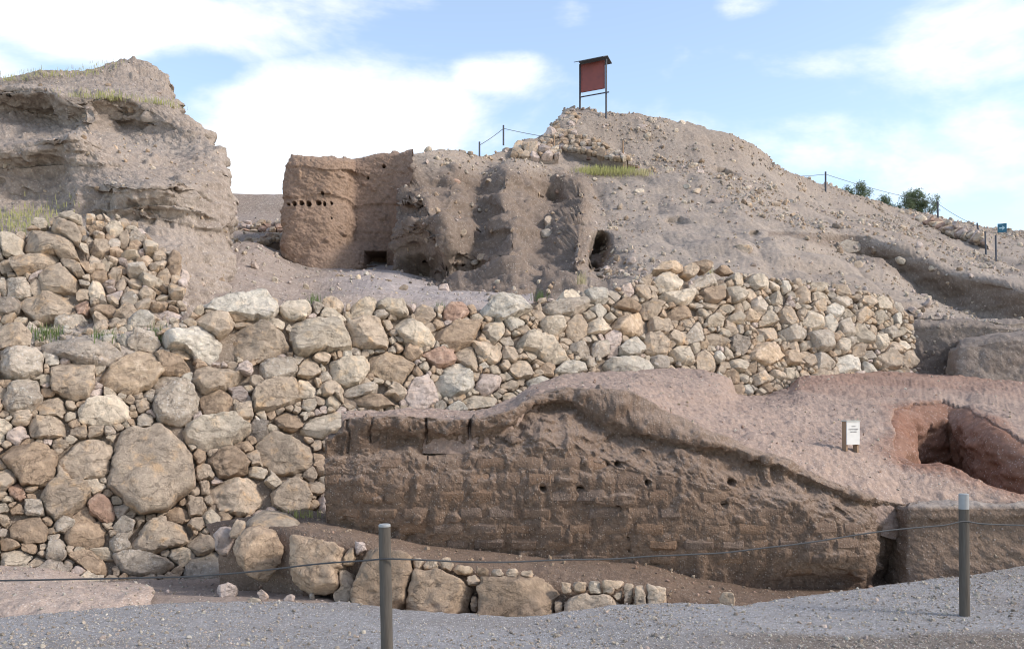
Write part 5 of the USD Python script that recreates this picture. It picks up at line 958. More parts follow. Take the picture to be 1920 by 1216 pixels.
# big footing boulders at the trench edge
ZE = (560, 750, 640 / 1670); ZF = (1100, 780, 820 / 1920); ZG = (380, 930, 400 / 1871)
foot = thing('boulder_kerb', 'row of large squared boulders and small capping stones at the trench edge', 'wall')
FP = Plane((550, 1100, 9.0), (1250, 1130, 8.68), (560, 1000, 9.15))
FT = tr(ZE, [('b', [(-25,690),(-10,665),(80,680),(200,715),(222,740),(215,850),(190,905),(60,905),(-15,870)]), ('b', [(275,830),(310,750),(400,730),(540,765),(550,860),(530,960),(480,1010),(330,1000),(280,900)]), ('b', [(550,920),(590,850),(700,835),(800,870),(865,930),(845,1040),(760,1060),(555,1050)]),
 ('b', [(875,940),(900,880),(1000,870),(1180,880),(1280,920),(1270,1060),(1130,1080),(890,1080)]), ('t', [(1295,980),(1330,950),(1500,960),(1560,990),(1540,1050),(1300,1080)]), ('t', [(208,835),(240,820),(270,835),(265,900),(245,965),(208,955)]), ('o', [(225,745),(262,722),(272,760),(260,815),(225,810)]), ('p', [(270,690),(320,690),(330,730),(285,755)])] +
 [bx_(t, *b) for t, b in [('t', (555,765,608,828)), ('t', (610,785,680,832)), ('t', (690,765,752,828)), ('o', (757,810,850,852)), ('t', (820,858,890,910)), ('b', (875,818,933,858)), ('t', (938,820,1002,862)), ('t', (1015,820,1078,868)), ('t', (1080,828,1150,868)), ('o', (1285,890,1338,945)), ('t', (1342,880,1410,938)), ('l', (1412,890,1480,945)),
  ('o', (1485,880,1562,940)), ('l', (1545,930,1585,980)), ('t', (1590,928,1635,985)), ('t', (840,950,878,1040)), ('t', (1250,960,1293,1070)), ('t', (1636,940,1700,992)), ('t', (1702,935,1790,992))]])
FREG = [(545, 1003), (640, 1018), (700, 1030), (770, 1042), (880, 1060), (1000, 1080), (1050, 1090), (1160, 1085), (1250, 1100), (1250, 1170), (1050, 1180), (545, 1165)]
wall_core(foot, FP, FREG, w=-0.22, mat='mud', seed=231)
print('foot', masonry(foot, FP, FT, FREG, 0.008, 0.5, 0.6, 0, 6, {'t': 1}, prot=0.03, tilt=0.05, thick=0.62, depth=0.3, part='boulder', grow=0.09, gap=0.012))

def single(name, label, cat, poly, zoom, D, tone, seed, **k):
    """a thing that is one mesh"""
    group = k.pop('group', None)
    q = [(zoom[0] + x * zoom[2], zoom[1] + y * zoom[2]) for x, y in poly]
    rings = k.get('rings', 4); thick = k.get('thick'); lean = k.get('lean', 0.15); back = k.get('back', 0.8)
    cx, cy = np.mean([a[0] for a in q]), np.mean([a[1] for a in q])
    pg = Polygon([((a[0] - cx) / FOC * D, -(a[1] - cy) / FOC * D) for a in q]); c0 = pg.centroid
    th = np.linspace(0, 2 * np.pi, 72, endpoint=False)
    rad = ndimage.gaussian_filter1d(np.array([max(LineString([(c0.x, c0.y), (c0.x + 9 * math.cos(t), c0.y + 9 * math.sin(t))]).intersection(pg).length, 0.01) for t in th]), 1.0, mode='wrap')
    tk = thick or rad.mean() * 0.75
    v, f = stone_shape(rad, tk, seed, 0, rings, facets=3, back=back)
    X = P(cx, cy, D) + np.array([c0.x, 0, c0.y]) + np.stack([v[:, 0], -v[:, 2] + v[:, 1] * lean, v[:, 1]], -1)
    return tag(obj(name, (X, f), STN[tone], None, smooth=38), label, cat, group)
single('boulder', 'big leaning brown boulder with a pointed foot left of the boulder row', 'boulder', [(235,465),(360,305),(480,270),(610,315),(680,440),(685,570),(590,735),(530,765),(450,705),(330,565)], ZG, 9.35, 'b', 61, rings=5, lean=0.25)
single('boulder', 'flat topped pale rock reaching back from the leaning boulder to the wall', 'boulder', [(360,240),(480,140),(640,150),(800,190),(930,240),(760,310),(660,350),(600,310),(480,285)], ZG, 9.9, 't', 70, lean=1.6, thick=0.22)
single('boulder', 'tan boulder wedged upright behind the left shoulder of the leaning boulder', 'boulder', [(100,330),(190,230),(240,270),(300,320),(250,450),(190,570),(150,520)], ZG, 9.75, 'p', 62, lean=0.2)
single('boulder', 'small pale stone perched on top of the gap left of the leaning boulder', 'boulder', [(240,330),(290,200),(370,190),(375,280),(330,350),(260,370)], ZG, 9.65, 't', 63, lean=0.2)
single('boulder', 'shadowed boulder jammed between the leaning boulder and the boulder row', 'boulder', [(660,460),(740,430),(790,480),(790,600),(720,660),(660,640)], ZG, 9.55, 'b', 64, lean=0.2)
single('loose_stone', 'rounded pinkish loose stone on the trench floor at the left', 'stone', [(115,830),(140,780),(215,755),(290,790),(330,850),(300,890),(170,890)], ZG, 9.1, 'p', 65, group='loose stones lying on the trench floor')
single('loose_stone', 'low flat pale loose stone at the path edge', 'stone', [(370,910),(430,885),(510,900),(515,940),(430,950)], ZG, 8.75, 'l', 66, group='loose stones lying on the trench floor', rings=3)
single('loose_stone', 'angular upright loose stone next to the flat pale one', 'stone', [(470,840),(510,815),(560,850),(590,890),(540,925),(515,905)], ZG, 8.85, 'p', 67, group='loose stones lying on the trench floor')
single('loose_stone', 'small pinkish white loose stone below the first kerb boulder', 'stone', [(700,910),(730,870),(780,855),(815,885),(800,925),(730,935)], ZG, 8.7, 'p', 68, group='loose stones lying on the trench floor', rings=3)
single('loose_stone', 'lone squared orange stone on the earth apron at the path edge', 'stone', [(582,800),(600,775),(640,772),(652,800),(648,832),(590,828)], ZF, 8.75, 'o', 69, group='loose stones lying on the trench floor')
# ------------------------------------------------------------------ small dry stone walls, steps, posts, signs
_hp = project(HILL).reshape(-1, 2); _hv = HILL.reshape(-1, 3)
_rp = project(RAMP).reshape(-1, 2); _rv = RAMP.reshape(-1, 3)
def on(px, py, surf='hill', rad=4.0):
    p, v = (_hp, _hv) if surf == 'hill' else (_rp, _rv)
    d = np.hypot(p[:, 0] - px, p[:, 1] - py); k = np.nonzero((d < rad) & (v[:, 1] < 64))[0]
    if len(k) == 0:
        k = np.array([np.argmin(np.where(v[:, 1] < 64, d, 1e9))])
    near_ = k[v[k, 1] <= v[k, 1].min() + 1.5]
    q = v[near_[np.argmin(d[near_])]]
    return P(px, py, q[1])

sw = thing('retaining_wall', 'low rubble wall climbing beside the steps to the hilltop', 'wall')
SP = Plane((1010, 268, 37.6), (1170, 300, 35.6), (1058, 213, 39.2))
SREG = [(1008, 268), (1022, 250), (1036, 232), (1056, 212), (1092, 213), (1082, 226), (1076, 238), (1082, 250), (1108, 258), (1135, 266), (1160, 284), (1182, 292), (1168, 300), (1130, 293), (1080, 281), (1050, 274)]
wall_core(sw, SP, SREG, w=-0.16, mat='cliff', res=0.12, seed=241)
masonry(sw, SP, [], SREG, 0.028, 0.07, 0.20, 260, 7, {'t': 3, 'g': 3, 'b': 5, 'p': 3, 'd': 1}, maxparts=60, prot=0.16, tilt=0.2, depth=0.25)
lw_ = thing('retaining_wall', 'short wall of pale blocks under the upper landing of the steps', 'wall')
LP = Plane((962, 288, 34.9), (1050, 292, 34.9), (962, 268, 35.6))
LREG = [(958, 290), (962, 275), (968, 262), (985, 262), (986, 270), (1010, 268), (1036, 272), (1052, 280), (1050, 292), (1000, 292)]
wall_core(lw_, LP, LREG, w=-0.14, mat='cliff', res=0.12, seed=243)
masonry(lw_, LP, [('o', [(964,266),(970,258),(982,258),(984,266),(976,270)])], LREG, 0.028, 0.09, 0.22, 90, 8, {'l': 1, 't': 4, 'p': 3, 'b': 2}, maxparts=40, prot=0.14, tilt=0.2, depth=0.25)
dw = thing('dry_stone_wall', 'broken dry stone wall of reddish stones below the shrubs', 'wall')
DP = Plane((1690, 406, 50.5), (1842, 453, 41.0), (1700, 390, 51.0))
DREG = [(1652, 392), (1664, 388), (1690, 391), (1712, 398), (1738, 407), (1762, 408), (1800, 422), (1830, 432), (1846, 438), (1846, 454), (1810, 448), (1770, 436), (1735, 422), (1700, 408), (1668, 400)]
wall_core(dw, DP, DREG, w=-0.2, mat='cliff', res=0.15, seed=245)
masonry(dw, DP, [], DREG, 0.035, 0.11, 0.26, 240, 9, {'t': 4, 'o': 1, 'p': 4, 'l': 3, 'r': 2}, maxparts=90, prot=0.2, tilt=0.25, depth=0.3)
nw = thing('dry_stone_wall', 'upper of the two small stone rows in the notch behind the gully', 'wall')
NP = Plane((430, 434, 36.6), (527, 432, 36.6), (430, 416, 37.2))
NREG = [(424, 434), (424, 418), (450, 417), (490, 416), (530, 415), (532, 432), (480, 434)]
wall_core(nw, NP, NREG, w=-0.16, mat='cliff', res=0.12, seed=247)
masonry(nw, NP, [], NREG, 0.028, 0.07, 0.16, 120, 10, {'t': 4, 'o': 2, 'p': 3, 'l': 3, 'r': 3}, maxparts=40, prot=0.2, tilt=0.25, depth=0.3)
nw2 = thing('dry_stone_wall', 'lower curved stone row in the notch, partly buried in earth', 'wall')
NP2 = Plane((430, 462, 30.0), (527, 455, 30.6), (430, 440, 30.8))
NREG2 = [(426, 458), (430, 446), (460, 450), (490, 444), (522, 436), (530, 446), (500, 455), (470, 463), (440, 464)]
wall_core(nw2, NP2, NREG2, w=-0.16, mat='cliff', res=0.12, seed=249)
masonry(nw2, NP2, [], NREG2, 0.024, 0.06, 0.15, 110, 11, {'t': 4, 'g': 2, 'p': 3, 'l': 3}, maxparts=40, prot=0.2, tilt=0.25, depth=0.3)

def box(cx, cy, cz, sx, sy, sz, ax=None, bevel=0.0):
    b = trimesh.creation.box((sx, sy, sz))
    if bevel:
        import manifold3d as m3
        b = m3.Manifold.hull_points(np.array([[x * (sx / 2 - bevel * (k == 0)) if k != 3 else 0, y * (sy / 2 - bevel * (k == 1)), z * (sz / 2 - bevel * (k == 2))] for x in (-1, 1) for y in (-1, 1) for z in (-1, 1) for k in (0, 1, 2)])
                                     * 1.0 - 0.0)
        mm = b.to_mesh(); b = trimesh.Trimesh(mm.vert_properties[:, :3], mm.tri_verts)
    if ax is not None:
        m = np.eye(4); m[:3, :3] = ax; b.apply_transform(m)
    b.apply_translation((cx, cy, cz)); return b
def cyl(a, b, r0, r1=None, n=12, wob=0.0, seed=0, seg=8):
    a, b = np.asarray(a, float), np.asarray(b, float); r1 = r0 if r1 is None else r1
    d = b - a; L = np.linalg.norm(d); d /= L; e = np.cross(d, [0.3, 1, 0.2]); e /= np.linalg.norm(e); f = np.cross(d, e)
    th = np.linspace(0, 2 * np.pi, n, endpoint=False); V = []
    prof = [(0, 0.0)] + [(t, 1.0) for t in np.linspace(0, 1, seg)] 
    rings = []
    for t in np.linspace(0, 1, seg):
        r = (r0 + (r1 - r0) * t) * (1 + wob * sn(np.array([[t * 6 + seed, k * 0.9, seed] for k in range(n)]), 1, seed, 2))
        rings.append(a + d * L * t + (np.cos(th)[:, None] * e + np.sin(th)[:, None] * f) * np.broadcast_to(np.asarray(r).reshape(-1, 1), (n, 1)))
    bev = min(r0, r1) * 0.12
    top = b + d * bev + (np.cos(th)[:, None] * e + np.sin(th)[:, None] * f) * (r1 - bev)
    rings.append(top)
    v = np.concatenate(rings + [a[None], (b + d * bev)[None]]); m = len(rings); i = np.arange(m * n).reshape(m, n); fs = []
    for k in range(m - 1):
        p, q = i[k], i[k + 1]; fs += [np.stack([p, np.roll(p, -1), np.roll(q, -1)], 1), np.stack([p, np.roll(q, -1), q], 1)]
    fs += [np.stack([np.roll(i[0], -1), i[0], np.full(n, m * n)], 1), np.stack([i[-1], np.roll(i[-1], -1), np.full(n, m * n + 1)], 1)]
    return v, np.concatenate(fs)
def merge(ms):
    vs, fs, o = [], [], 0
    for m in ms:
        v, f, _ = meshkit.arrays(m); vs.append(v); fs.append(f + o); o += len(v)
    return np.concatenate(vs), np.concatenate(fs)
def tube(pts, r, n=8):
    pts = np.asarray(pts, float); t = np.gradient(pts, axis=0); t /= np.linalg.norm(t, axis=1, keepdims=True)
    e = np.cross(t, [0, 0, 1.0]); e /= np.linalg.norm(e, axis=1, keepdims=True); f = np.cross(t, e)
    th = np.linspace(0, 2 * np.pi, n, endpoint=False)
    V = pts[:, None] + r * (np.cos(th)[None, :, None] * e[:, None] + np.sin(th)[None, :, None] * f[:, None])
    i = np.arange(len(pts) * n).reshape(len(pts), n); a, b = i[:-1], i[1:]; a2, b2 = np.roll(a, -1, 1), np.roll(b, -1, 1)
    return V.reshape(-1, 3), np.concatenate([np.stack([a.ravel(), b.ravel(), b2.ravel()], 1), np.stack([a.ravel(), b2.ravel(), a2.ravel()], 1)])

# timber steps of the hill path
st = thing('stairway', 'brown timber edged steps crossing the hillside below the rubble wall', 'steps')
for (xa, ya, xb, yb, h) in [(988, 262, 1056, 270, 5), (1052, 277, 1096, 285, 4), (1090, 288, 1158, 298, 5), (1100, 296, 1172, 306, 4.5), (1138, 304, 1200, 312, 4)]:
    a, b = on(xa, ya + h), on(xb, yb + h); a[1] -= 0.15; b[1] -= 0.15
    D_ = (a[1] + b[1]) / 2; hh = h / FOC * D_
    d = b - a; L = np.linalg.norm(d); d /= L; n_ = np.cross(d, [0, 0, 1]); n_ /= np.linalg.norm(n_); ax = np.stack([d, n_, np.cross(n_, d) * -1 if np.cross(n_, d)[2] < 0 else np.cross(n_, d)], 1)
    c = (a + b) / 2
    obj('step', box(c[0], c[1] + 0.25, c[2] + hh / 2, L, 0.55, hh, ax), M['step'], st, smooth=False)

# near fence posts and cable
def near_post(label, px0, py0, px1, py1, D, rad, ztop_part, seed):
    b, t = P(px1, py1, D), P(px0, py0, D)
    b[2] = min(b[2], ZP - 0.1)
    k = thing('fence_post', label, 'post', b, group=None)
    t = t - b; cut = t * (1 - ztop_part)
    obj('pole', cyl([0, 0, 0], cut, rad * 1.02, rad, 28, 0.03, seed, 24), M['wood'], k, smooth=40)
    obj('cap', cyl(cut + t / np.linalg.norm(t) * 0.001, t, rad * 1.004, rad * 1.0, 28, 0.01, seed + 1, 4), M['cap'], k, smooth=40)
    return k
near_post('thick round grey fence post at the lower middle, cut off by the frame', 721, 983, 727, 1290, 6.3, 0.040, 0.012, 3)
near_post('round fence post with a pale grey top at the lower right', 1807, 926, 1809, 1158, 7.7, 0.040, 0.11, 4)
wp = [(-420, 1122, 5.9), (-200, 1104, 6.0), (0, 1088, 6.08), (180, 1084, 6.14), (330, 1081, 6.18), (470, 1071, 6.22), (600, 1056, 6.26), (700, 1049, 6.27), (724, 1047, 6.25), (770, 1048, 6.3), (830, 1051, 6.38), (900, 1053, 6.46), (980, 1052, 6.56), (1050, 1049, 6.65), (1150, 1047, 6.78), (1240, 1041, 6.9), (1330, 1037, 7.0), (1420, 1028, 7.12), (1520, 1016, 7.25), (1620, 1000, 7.4), (1710, 989, 7.52), (1770, 984, 7.6), (1806, 977, 7.65), (1840, 981, 7.7), (1920, 984, 7.8), (2100, 985, 8.0), (2400, 975, 8.4)]
W = np.array([P(*w) for w in wp]); tw_ = np.concatenate([[0], np.cumsum(np.linalg.norm(np.diff(W, axis=0), axis=1))])
q = np.linspace(0, tw_[-1], 260); W = PchipInterpolator(tw_, W, axis=0)(q); W[:, 2] += 0.004 * sn(W, 3.0, 5, 3)
tag(obj('cable', tube(W, 0.0058), M['wire'], None, smooth=True), 'dark cable strung low between the two near fence posts', 'cable')

# thin posts and wires on the hill
labels = ['thin steel stake on the crest left of the steps, on a stone pile', 'short thin stake on the crest, leftmost of the hill fence', 'pale stake beside the upper landing of the steps', 'pale wooden stake at the lower end of the rubble wall beside green grass', 'dark stake on the right shoulder of the mound, left of the shrubs',
          'dark stake standing right of the shrubs above the dry stone wall', 'leaning dark stake at the end of the dry stone wall', 'thin stake right behind the leaning stake', 'stake nearest the right edge of the mound, before the small blue board']
HP = [(944, 235, 944, 265), (899, 266, 899, 286), (1039, 253, 1039, 291), (1168, 264, 1169, 321), (1548, 322, 1548, 358), (1758, 377, 1759, 412), (1832, 418, 1840, 454), (1847, 434, 1849, 474), (1867, 441, 1868, 492)]
tops = []
for lb, (x0, y0, x1, y1) in zip(labels, HP):
    b = on(x1, y1); t = P(x0, y0, b[1]); r = 1.7 / FOC * b[1]
    pale = 'pale' in lb
    tag(obj('fence_stake', cyl(b - [0, 0, 0.15], t, r, r * 0.95, 10, 0.02, int(x0)), M['signwood'] if pale else M['darksteel'], None, smooth=40), lb, 'stake', 'fence stakes on the mound')
    tops.append(t)
def strand(name_label, pts, r=0.011):
    pts = np.array(pts); out = []
    for a, b in zip(pts[:-1], pts[1:]):
        s_ = np.linspace(0, 1, 16, endpoint=False)[:, None]; o = a + (b - a) * s_; o[:, 2] -= 0.10 * np.linalg.norm(b - a) * 0.12 * (4 * s_ * (1 - s_))[:, 0]; out.append(o)
    out.append(pts[-1:]); tag(obj('fence_wire', tube(np.concatenate(out), r, 5), M['wire'], None, smooth=True), name_label, 'wire')
dn = np.array([0, 0, -0.12])
strand('thin fence wire strung over the crest left of the steps', [tops[1] + dn, tops[0] + dn, tops[2] + dn])
strand('thin fence wire sagging along the right shoulder past the shrubs', [P(1440, 328, 52), tops[4] + dn, tops[5] + dn, tops[6] + dn])

# roofed signboard on the hilltop
a, b = P(1087.5, 215, 39.8), P(1136.5, 218, 39.2)
hz = P(1087, 122, 39.6)[2]
zt = CAMZ + (HORIZON - 118) / FOC * 39.6
sb = thing('signboard', 'roofed dark red signboard on two posts standing on the hilltop', 'sign', (a + b) / 2 * [1, 1, 0] + [0, 0, min(a[2], b[2]) - 0.1])
o = (a + b) / 2 * [1, 1, 0] + [0, 0, min(a[2], b[2]) - 0.1]
d = (b - a) * [1, 1, 0]; Wd = np.linalg.norm(d); d /= Wd; nf = np.array([d[1], -d[0], 0]); nf = nf if nf[1] < 0 else -nf
ax = np.stack([d, -nf, [0, 0, 1]], 1)
for e in (a, b):
    e0 = e * [1, 1, 0] + [0, 0, o[2] - 0.2] - o; e1 = e * [1, 1, 0] + [0, 0, zt] - o
    obj('post', cyl(e0, e1, 0.042, 0.042, 12), M['darksteel'], sb, smooth=40)
zb0, zb1 = CAMZ + (HORIZON - 170) / FOC * 39.5 - o[2], zt - o[2] - 0.03
obj('panel', box(0, 0, (zb0 + zb1) / 2, Wd - 0.14, 0.05, zb1 - zb0, ax), M['redpanel'], sb, smooth=False)
fr = [box(*(d * s * (Wd / 2 - 0.075) + nf * 0.012)[:2], (zb0 + zb1) / 2, 0.025, 0.06, zb1 - zb0, ax) for s in (-1, 1)] + [box(*(nf * 0.012)[:2], z, Wd - 0.12, 0.06, 0.025, ax) for z in (zb0 + 0.012, zb1 - 0.012)]
obj('panel_frame', merge(fr), M['redpanel'], sb, smooth=False)
zc = CAMZ + (HORIZON - 178) / FOC * 39.5 - o[2]
obj('crossbar', cyl(-d * (Wd / 2 + 0.02) + [0, 0, zc], d * (Wd / 2 + 0.13) + [0, 0, zc], 0.028, 0.028, 10), M['darksteel'], sb, smooth=40)
R_ = zt - o[2]; ev = 0.46
for s, nm in ((1, 'roof_sheet'), (-1, 'roof_sheet')):
    p0, p1 = -d * (Wd / 2 + 0.07), d * (Wd / 2 + 0.07)
    v = np.array([p0 + [0, 0, R_ + 0.16], p1 + [0, 0, R_ + 0.16], p1 + nf * s * ev + [0, 0, R_ - 0.02], p0 + nf * s * ev + [0, 0, R_ - 0.02]])
    v[:2] += nf * s * 0.004
    v = np.concatenate([v, v + [0, 0, -0.03]]); f = np.array([[0, 1, 2, 3], [7, 6, 5, 4], [0, 4, 5, 1], [1, 5, 6, 2], [2, 6, 7, 3], [3, 7, 4, 0]])
    mm = trimesh.Trimesh(v, np.vstack([f[:, [0, 1, 2]], f[:, [0, 2, 3]]])); trimesh.repair.fix_normals(mm)
    obj(nm, mm, M['roofsteel'], sb, smooth=False)

# small white notice on the terrace
c = on(1598, 846, 'ramp', 6); Dn = c[1]; s_ = Dn / FOC
ns = thing('notice_sign', 'small white notice on a wooden stand on the pinkish terrace', 'sign', c)
ang = math.radians(20); d = np.array([math.cos(ang), math.sin(ang), 0]); nf = np.array([math.sin(ang), -math.cos(ang), 0]); ax = np.stack([d, -nf, [0, 0, 1]], 1)
wN, hN = 29.5 * s_, 43 * s_; zN = 13 * s_ + hN / 2
for sx in (-1, 1):
    q = d * sx * (wN / 2 - 0.014) - nf * 0.035; obj('leg', box(q[0], q[1], (13 * s_ + hN) / 2 - 0.03, 0.026, 0.075, 13 * s_ + hN + 0.06, ax), M['signwood'], ns, smooth=False)
q = -nf * 0.022; obj('backing', box(q[0], q[1], zN, wN - 0.056, 0.02, hN - 0.01, ax), M['signwood'], ns, smooth=False)
q = nf * 0.012; bd = obj('notice', box(q[0], q[1], zN, wN, 0.014, hN, ax), M['signpale'], ns, smooth=False)
q = -nf * 0.028; obj('top_rail', box(q[0], q[1], zN + hN / 2 + 0.008, wN + 0.012, 0.105, 0.014, ax), M['signgrey'], ns, smooth=False)
g5 = random.Random(3); ms = []
for fz, ww, hh in [(0.30, 0.26, 0.012), (0.17, 0.72, 0.014), (0.06, 0.46, 0.012)]:
    x = -ww / 2 * wN
    while x < ww / 2 * wN:
        w = g5.uniform(0.005, 0.010); p = nf * 0.0205 + d * (x + w / 2); ms.append(box(p[0], p[1], zN + fz * hN, w, 0.002, hh * g5.uniform(0.7, 1.05), ax)); x += w + 0.003
obj('lettering', merge(ms), M['ink'], bd, smooth=False).SetCustomDataByKey('kind', 'stuff')

# small blue board with an arrow, at the right skyline
c = on(1879, 438); s_ = c[1] / FOC
bb = thing('arrow_board', 'small teal direction board with a pale arrow at the right skyline', 'sign', c)
ang = math.radians(-24); d = np.array([math.cos(ang), math.sin(ang), 0]); nf = np.array([math.sin(ang), -math.cos(ang), 0]); ax = np.stack([d, -nf, [0, 0, 1]], 1)
wB, hB, zB = 14 * s_ / math.cos(ang), 16.5 * s_, 2.5 * s_ + 8.25 * s_
pn = obj('panel', box(0, 0, zB, wB, 0.03, hB, ax), M['blue'], bb, smooth=False)
for sx in (-1, 1):
    q = d * sx * (wB / 2 - 0.03) - nf * 0.03; obj('leg', box(q[0], q[1], zB / 2 - 0.2, 0.04, 0.03, zB + 0.4, ax), M['darksteel'], bb, smooth=False)
q = nf * 0.017
sh = box(*(q - d * wB * 0.12)[:2], zB, wB * 0.42, 0.006, hB * 0.14, ax)
tri = [q + d * wB * 0.32 + [0, 0, zB], q + d * wB * 0.02 + [0, 0, zB + hB * 0.26], q + d * wB * 0.02 + [0, 0, zB - hB * 0.26]]
tv = np.array(tri + [t + nf * 0.003 for t in tri]); tm = trimesh.Trimesh(tv, [[0, 1, 2], [5, 4, 3], [0, 3, 4], [0, 4, 1], [1, 4, 5], [1, 5, 2], [2, 5, 3], [2, 3, 0]]); trimesh.repair.fix_normals(tm)
obj('arrow', merge([sh, tm]), M['arrow'], pn, smooth=False)

# ------------------------------------------------------------------ single stones lying about
HS = [(1394, 466, 40, 22, 't', 'rounded tan boulder half buried on the slope above the stone wall'), (1594, 462, 54, 30, 'g', 'long grey slab lodged under the eroded lip of the slope'), (1689, 488, 19, 18, 'l', 'round pale stone under the eroded lip, right of the grey slab'),
      (1818, 486, 30, 9, 't', 'flat yellowish slab on the path below the leaning stake'), (1200, 358, 26, 11, 'l', 'pale flat stone on the slope below the green grass'), (1288, 349, 16, 11, 'l', 'small pale stone in mid slope'), (1309, 358, 26, 13, 't', 'low tan stone beside the small pale stone in mid slope'),
      (1345, 376, 30, 13, 'p', 'broad pinkish stone in mid slope'), (1453, 382, 30, 11, 't', 'flat tan stone on the right part of the slope'), (1504, 355, 24, 12, 't', 'tan stone close to the right skyline of the mound'), (1256, 318, 22, 11, 'l', 'pale stone right of the green grass on the slope'),
      (1280, 230, 18, 13, 'l', 'pale stone on the crest right of the signboard'), (1246, 229, 15, 9, 't', 'flat stone on the crest nearer the signboard'), (1204, 236, 18, 9, 'p', 'reddish stone cluster piece under the crest'), (1115, 336, 11, 10, 'l', 'little white stone in front of the green grass'),
      (1314, 323, 20, 11, 'p', 'pinkish stone above the dark hollow in the slope'), (1076, 217, 20, 12, 'o', 'orange stone at the foot of the left signboard post'), (1690, 397, 12, 11, 'l', 'pale block on the dry stone wall end below the shrubs'),
      (905, 482, 26, 18, 't', 'rounded stone sticking out of the cut face'), (890, 492, 20, 12, 'g', 'grey stone below the rounded one in the cut face'), (868, 436, 18, 16, 't', 'small stone bulging from the middle of the cut face'), (1030, 415, 20, 24, 't', 'stone stack piece left of the cave'), (1024, 438, 26, 20, 'g', 'grey stone left of the cave')]
for i, (x, y, w, h, t, lb) in enumerate(HS):
    p = on(x, y, 'hill', 5); D_ = p[1] - 0.08
    g = np.random.default_rng(i + 40); th = np.linspace(0, 2 * np.pi, 9)[:-1] + g.uniform(0, 0.6); rr = g.uniform(0.82, 1.1, 8)
    single('hillside_stone', lb, 'stone', [(x + math.cos(k) * w / 2 * q, y + math.sin(k) * h / 2 * q) for k, q in zip(th, rr)], (0, 0, 1), D_, t, 300 + i, group='bigger stones lying on the mound', rings=3, lean=0.5, back=1.0, thick=min(w, h) / 2 / FOC * D_ * 0.9)

# ------------------------------------------------------------------ rubble and gravel (uncountable)
def scatter(name, label, G, n, smin, smax, seed, tones, mask=None, sink=0.25, alpha=2.0, flat=0.7):
    g = np.random.default_rng(seed)
    A = 0.5 * np.linalg.norm(np.cross(G[1:, :-1] - G[:-1, :-1], G[:-1, 1:] - G[:-1, :-1]), axis=-1) * 2
    c = (G[1:, 1:] + G[:-1, :-1]) / 2; pj = project(np.maximum(c, [-1e9, 0.5, -1e9]))
    ok = (pj[..., 0] > -80) & (pj[..., 0] < 2000) & (pj[..., 1] < 1290) & (c[..., 1] > 0.5)
    wgt = A * ok
    if mask is not None: wgt = wgt * mask[:-1, :-1]
    wgt = wgt.ravel() / wgt.sum(); k = g.choice(len(wgt), n, p=wgt)
    a, b = np.unravel_index(k, A.shape); u, v = g.random((2, n, 1))
    pos = G[a, b] * (1 - u) * (1 - v) + G[a, b + 1] * u * (1 - v) + G[a + 1, b] * (1 - u) * v + G[a + 1, b + 1] * u * v
    s = smin * (1 - g.random(n)) ** (-1 / alpha); s = np.minimum(s, smax * g.uniform(0.5, 1, n))
    N = grid_normals(G)[a, b]; N[N[:, 2] < -0.2] *= -1
    pos = pos + N * (s * (0.5 - sink) * 0.6)[:, None]
    q = g.normal(size=(n, 4)); q /= np.linalg.norm(q, axis=1, keepdims=True)
    pi = UsdGeom.PointInstancer.Define(stage, numbered('/World', name))
    protos = []
    for j, t in enumerate(tones):
        r = np.random.default_rng(seed * 50 + j)
        ico = trimesh.creation.icosphere(subdivisions=2, radius=0.5); vv = ico.vertices * [1, r.uniform(0.65, 1), r.uniform(0.45, 0.8)]
        for _ in range(7):
            nn = r.normal(size=3); nn /= np.linalg.norm(nn); d = vv @ nn; cut = np.quantile(d, r.uniform(0.72, 0.92)); vv = vv - nn * np.clip(d - cut, 0, None)[:, None]
        vv = vv + 0.05 * r.normal(size=3) * sn(vv + j, 2.5, j, 2)[:, None]
        pth = f'{pi.GetPath()}/pebble_shape' + (f'_{j:03d}' if j else '')
        usdkit.mesh(stage, pth, (vv, ico.faces), STN[t], smooth=35); protos.append(Sdf.Path(pth))
    pi.CreatePrototypesRel().SetTargets(protos)
    pi.CreateProtoIndicesAttr(Vt.IntArray.FromNumpy(g.integers(0, len(protos), n).astype(np.int32)))
    pi.CreatePositionsAttr(Vt.Vec3fArray.FromNumpy(pos.astype(np.float32)))
    pi.CreateOrientationsAttr(Vt.QuathArray([Gf.Quath(float(x[0]), float(x[1]), float(x[2]), float(x[3])) for x in q]))
    pi.CreateScalesAttr(Vt.Vec3fArray.FromNumpy(np.repeat(s[:, None], 3, 1).astype(np.float32)))
    tag(pi, label, name.replace('_', ' '), kind='stuff')
TN = ['t', 'g', 'p', 'l', 'g', 'd', 'p', 'w']
hp = project(HILL); Nh = grid_normals(HILL)
cl = np.clip(sn(HILL, 0.35, 401, 3) * 1.6 + 0.75, 0.12, 1.6)
scatter('rubble', 'stony rubble strewn over the mound', HILL, 27000, 0.03, 0.30, 41, ['t', 'g', 'p', 'l', 'b', 'g', 'p', 'b'], alpha=2.2, mask=cl ** 1.5 * np.where((hp[..., 0] < 1120) & (hp[..., 1] > 330), 0.25, 1.0) * (HILL[..., 1] < 60) * np.clip(HILL[..., 1] / 30, 0.6, 1.6))
scatter('rubble', 'fist sized and bigger stones on the debris slope', HILL, 3200, 0.10, 0.40, 54, ['t', 'g', 'p', 'l', 'b', 'd'], mask=cl ** 2 * (HILL[..., 1] < 56) * (HILL[..., 1] > 20) * np.where((hp[..., 0] < 1120) & (hp[..., 1] > 330), 0.3, 1.0), alpha=2.6, sink=0.35)
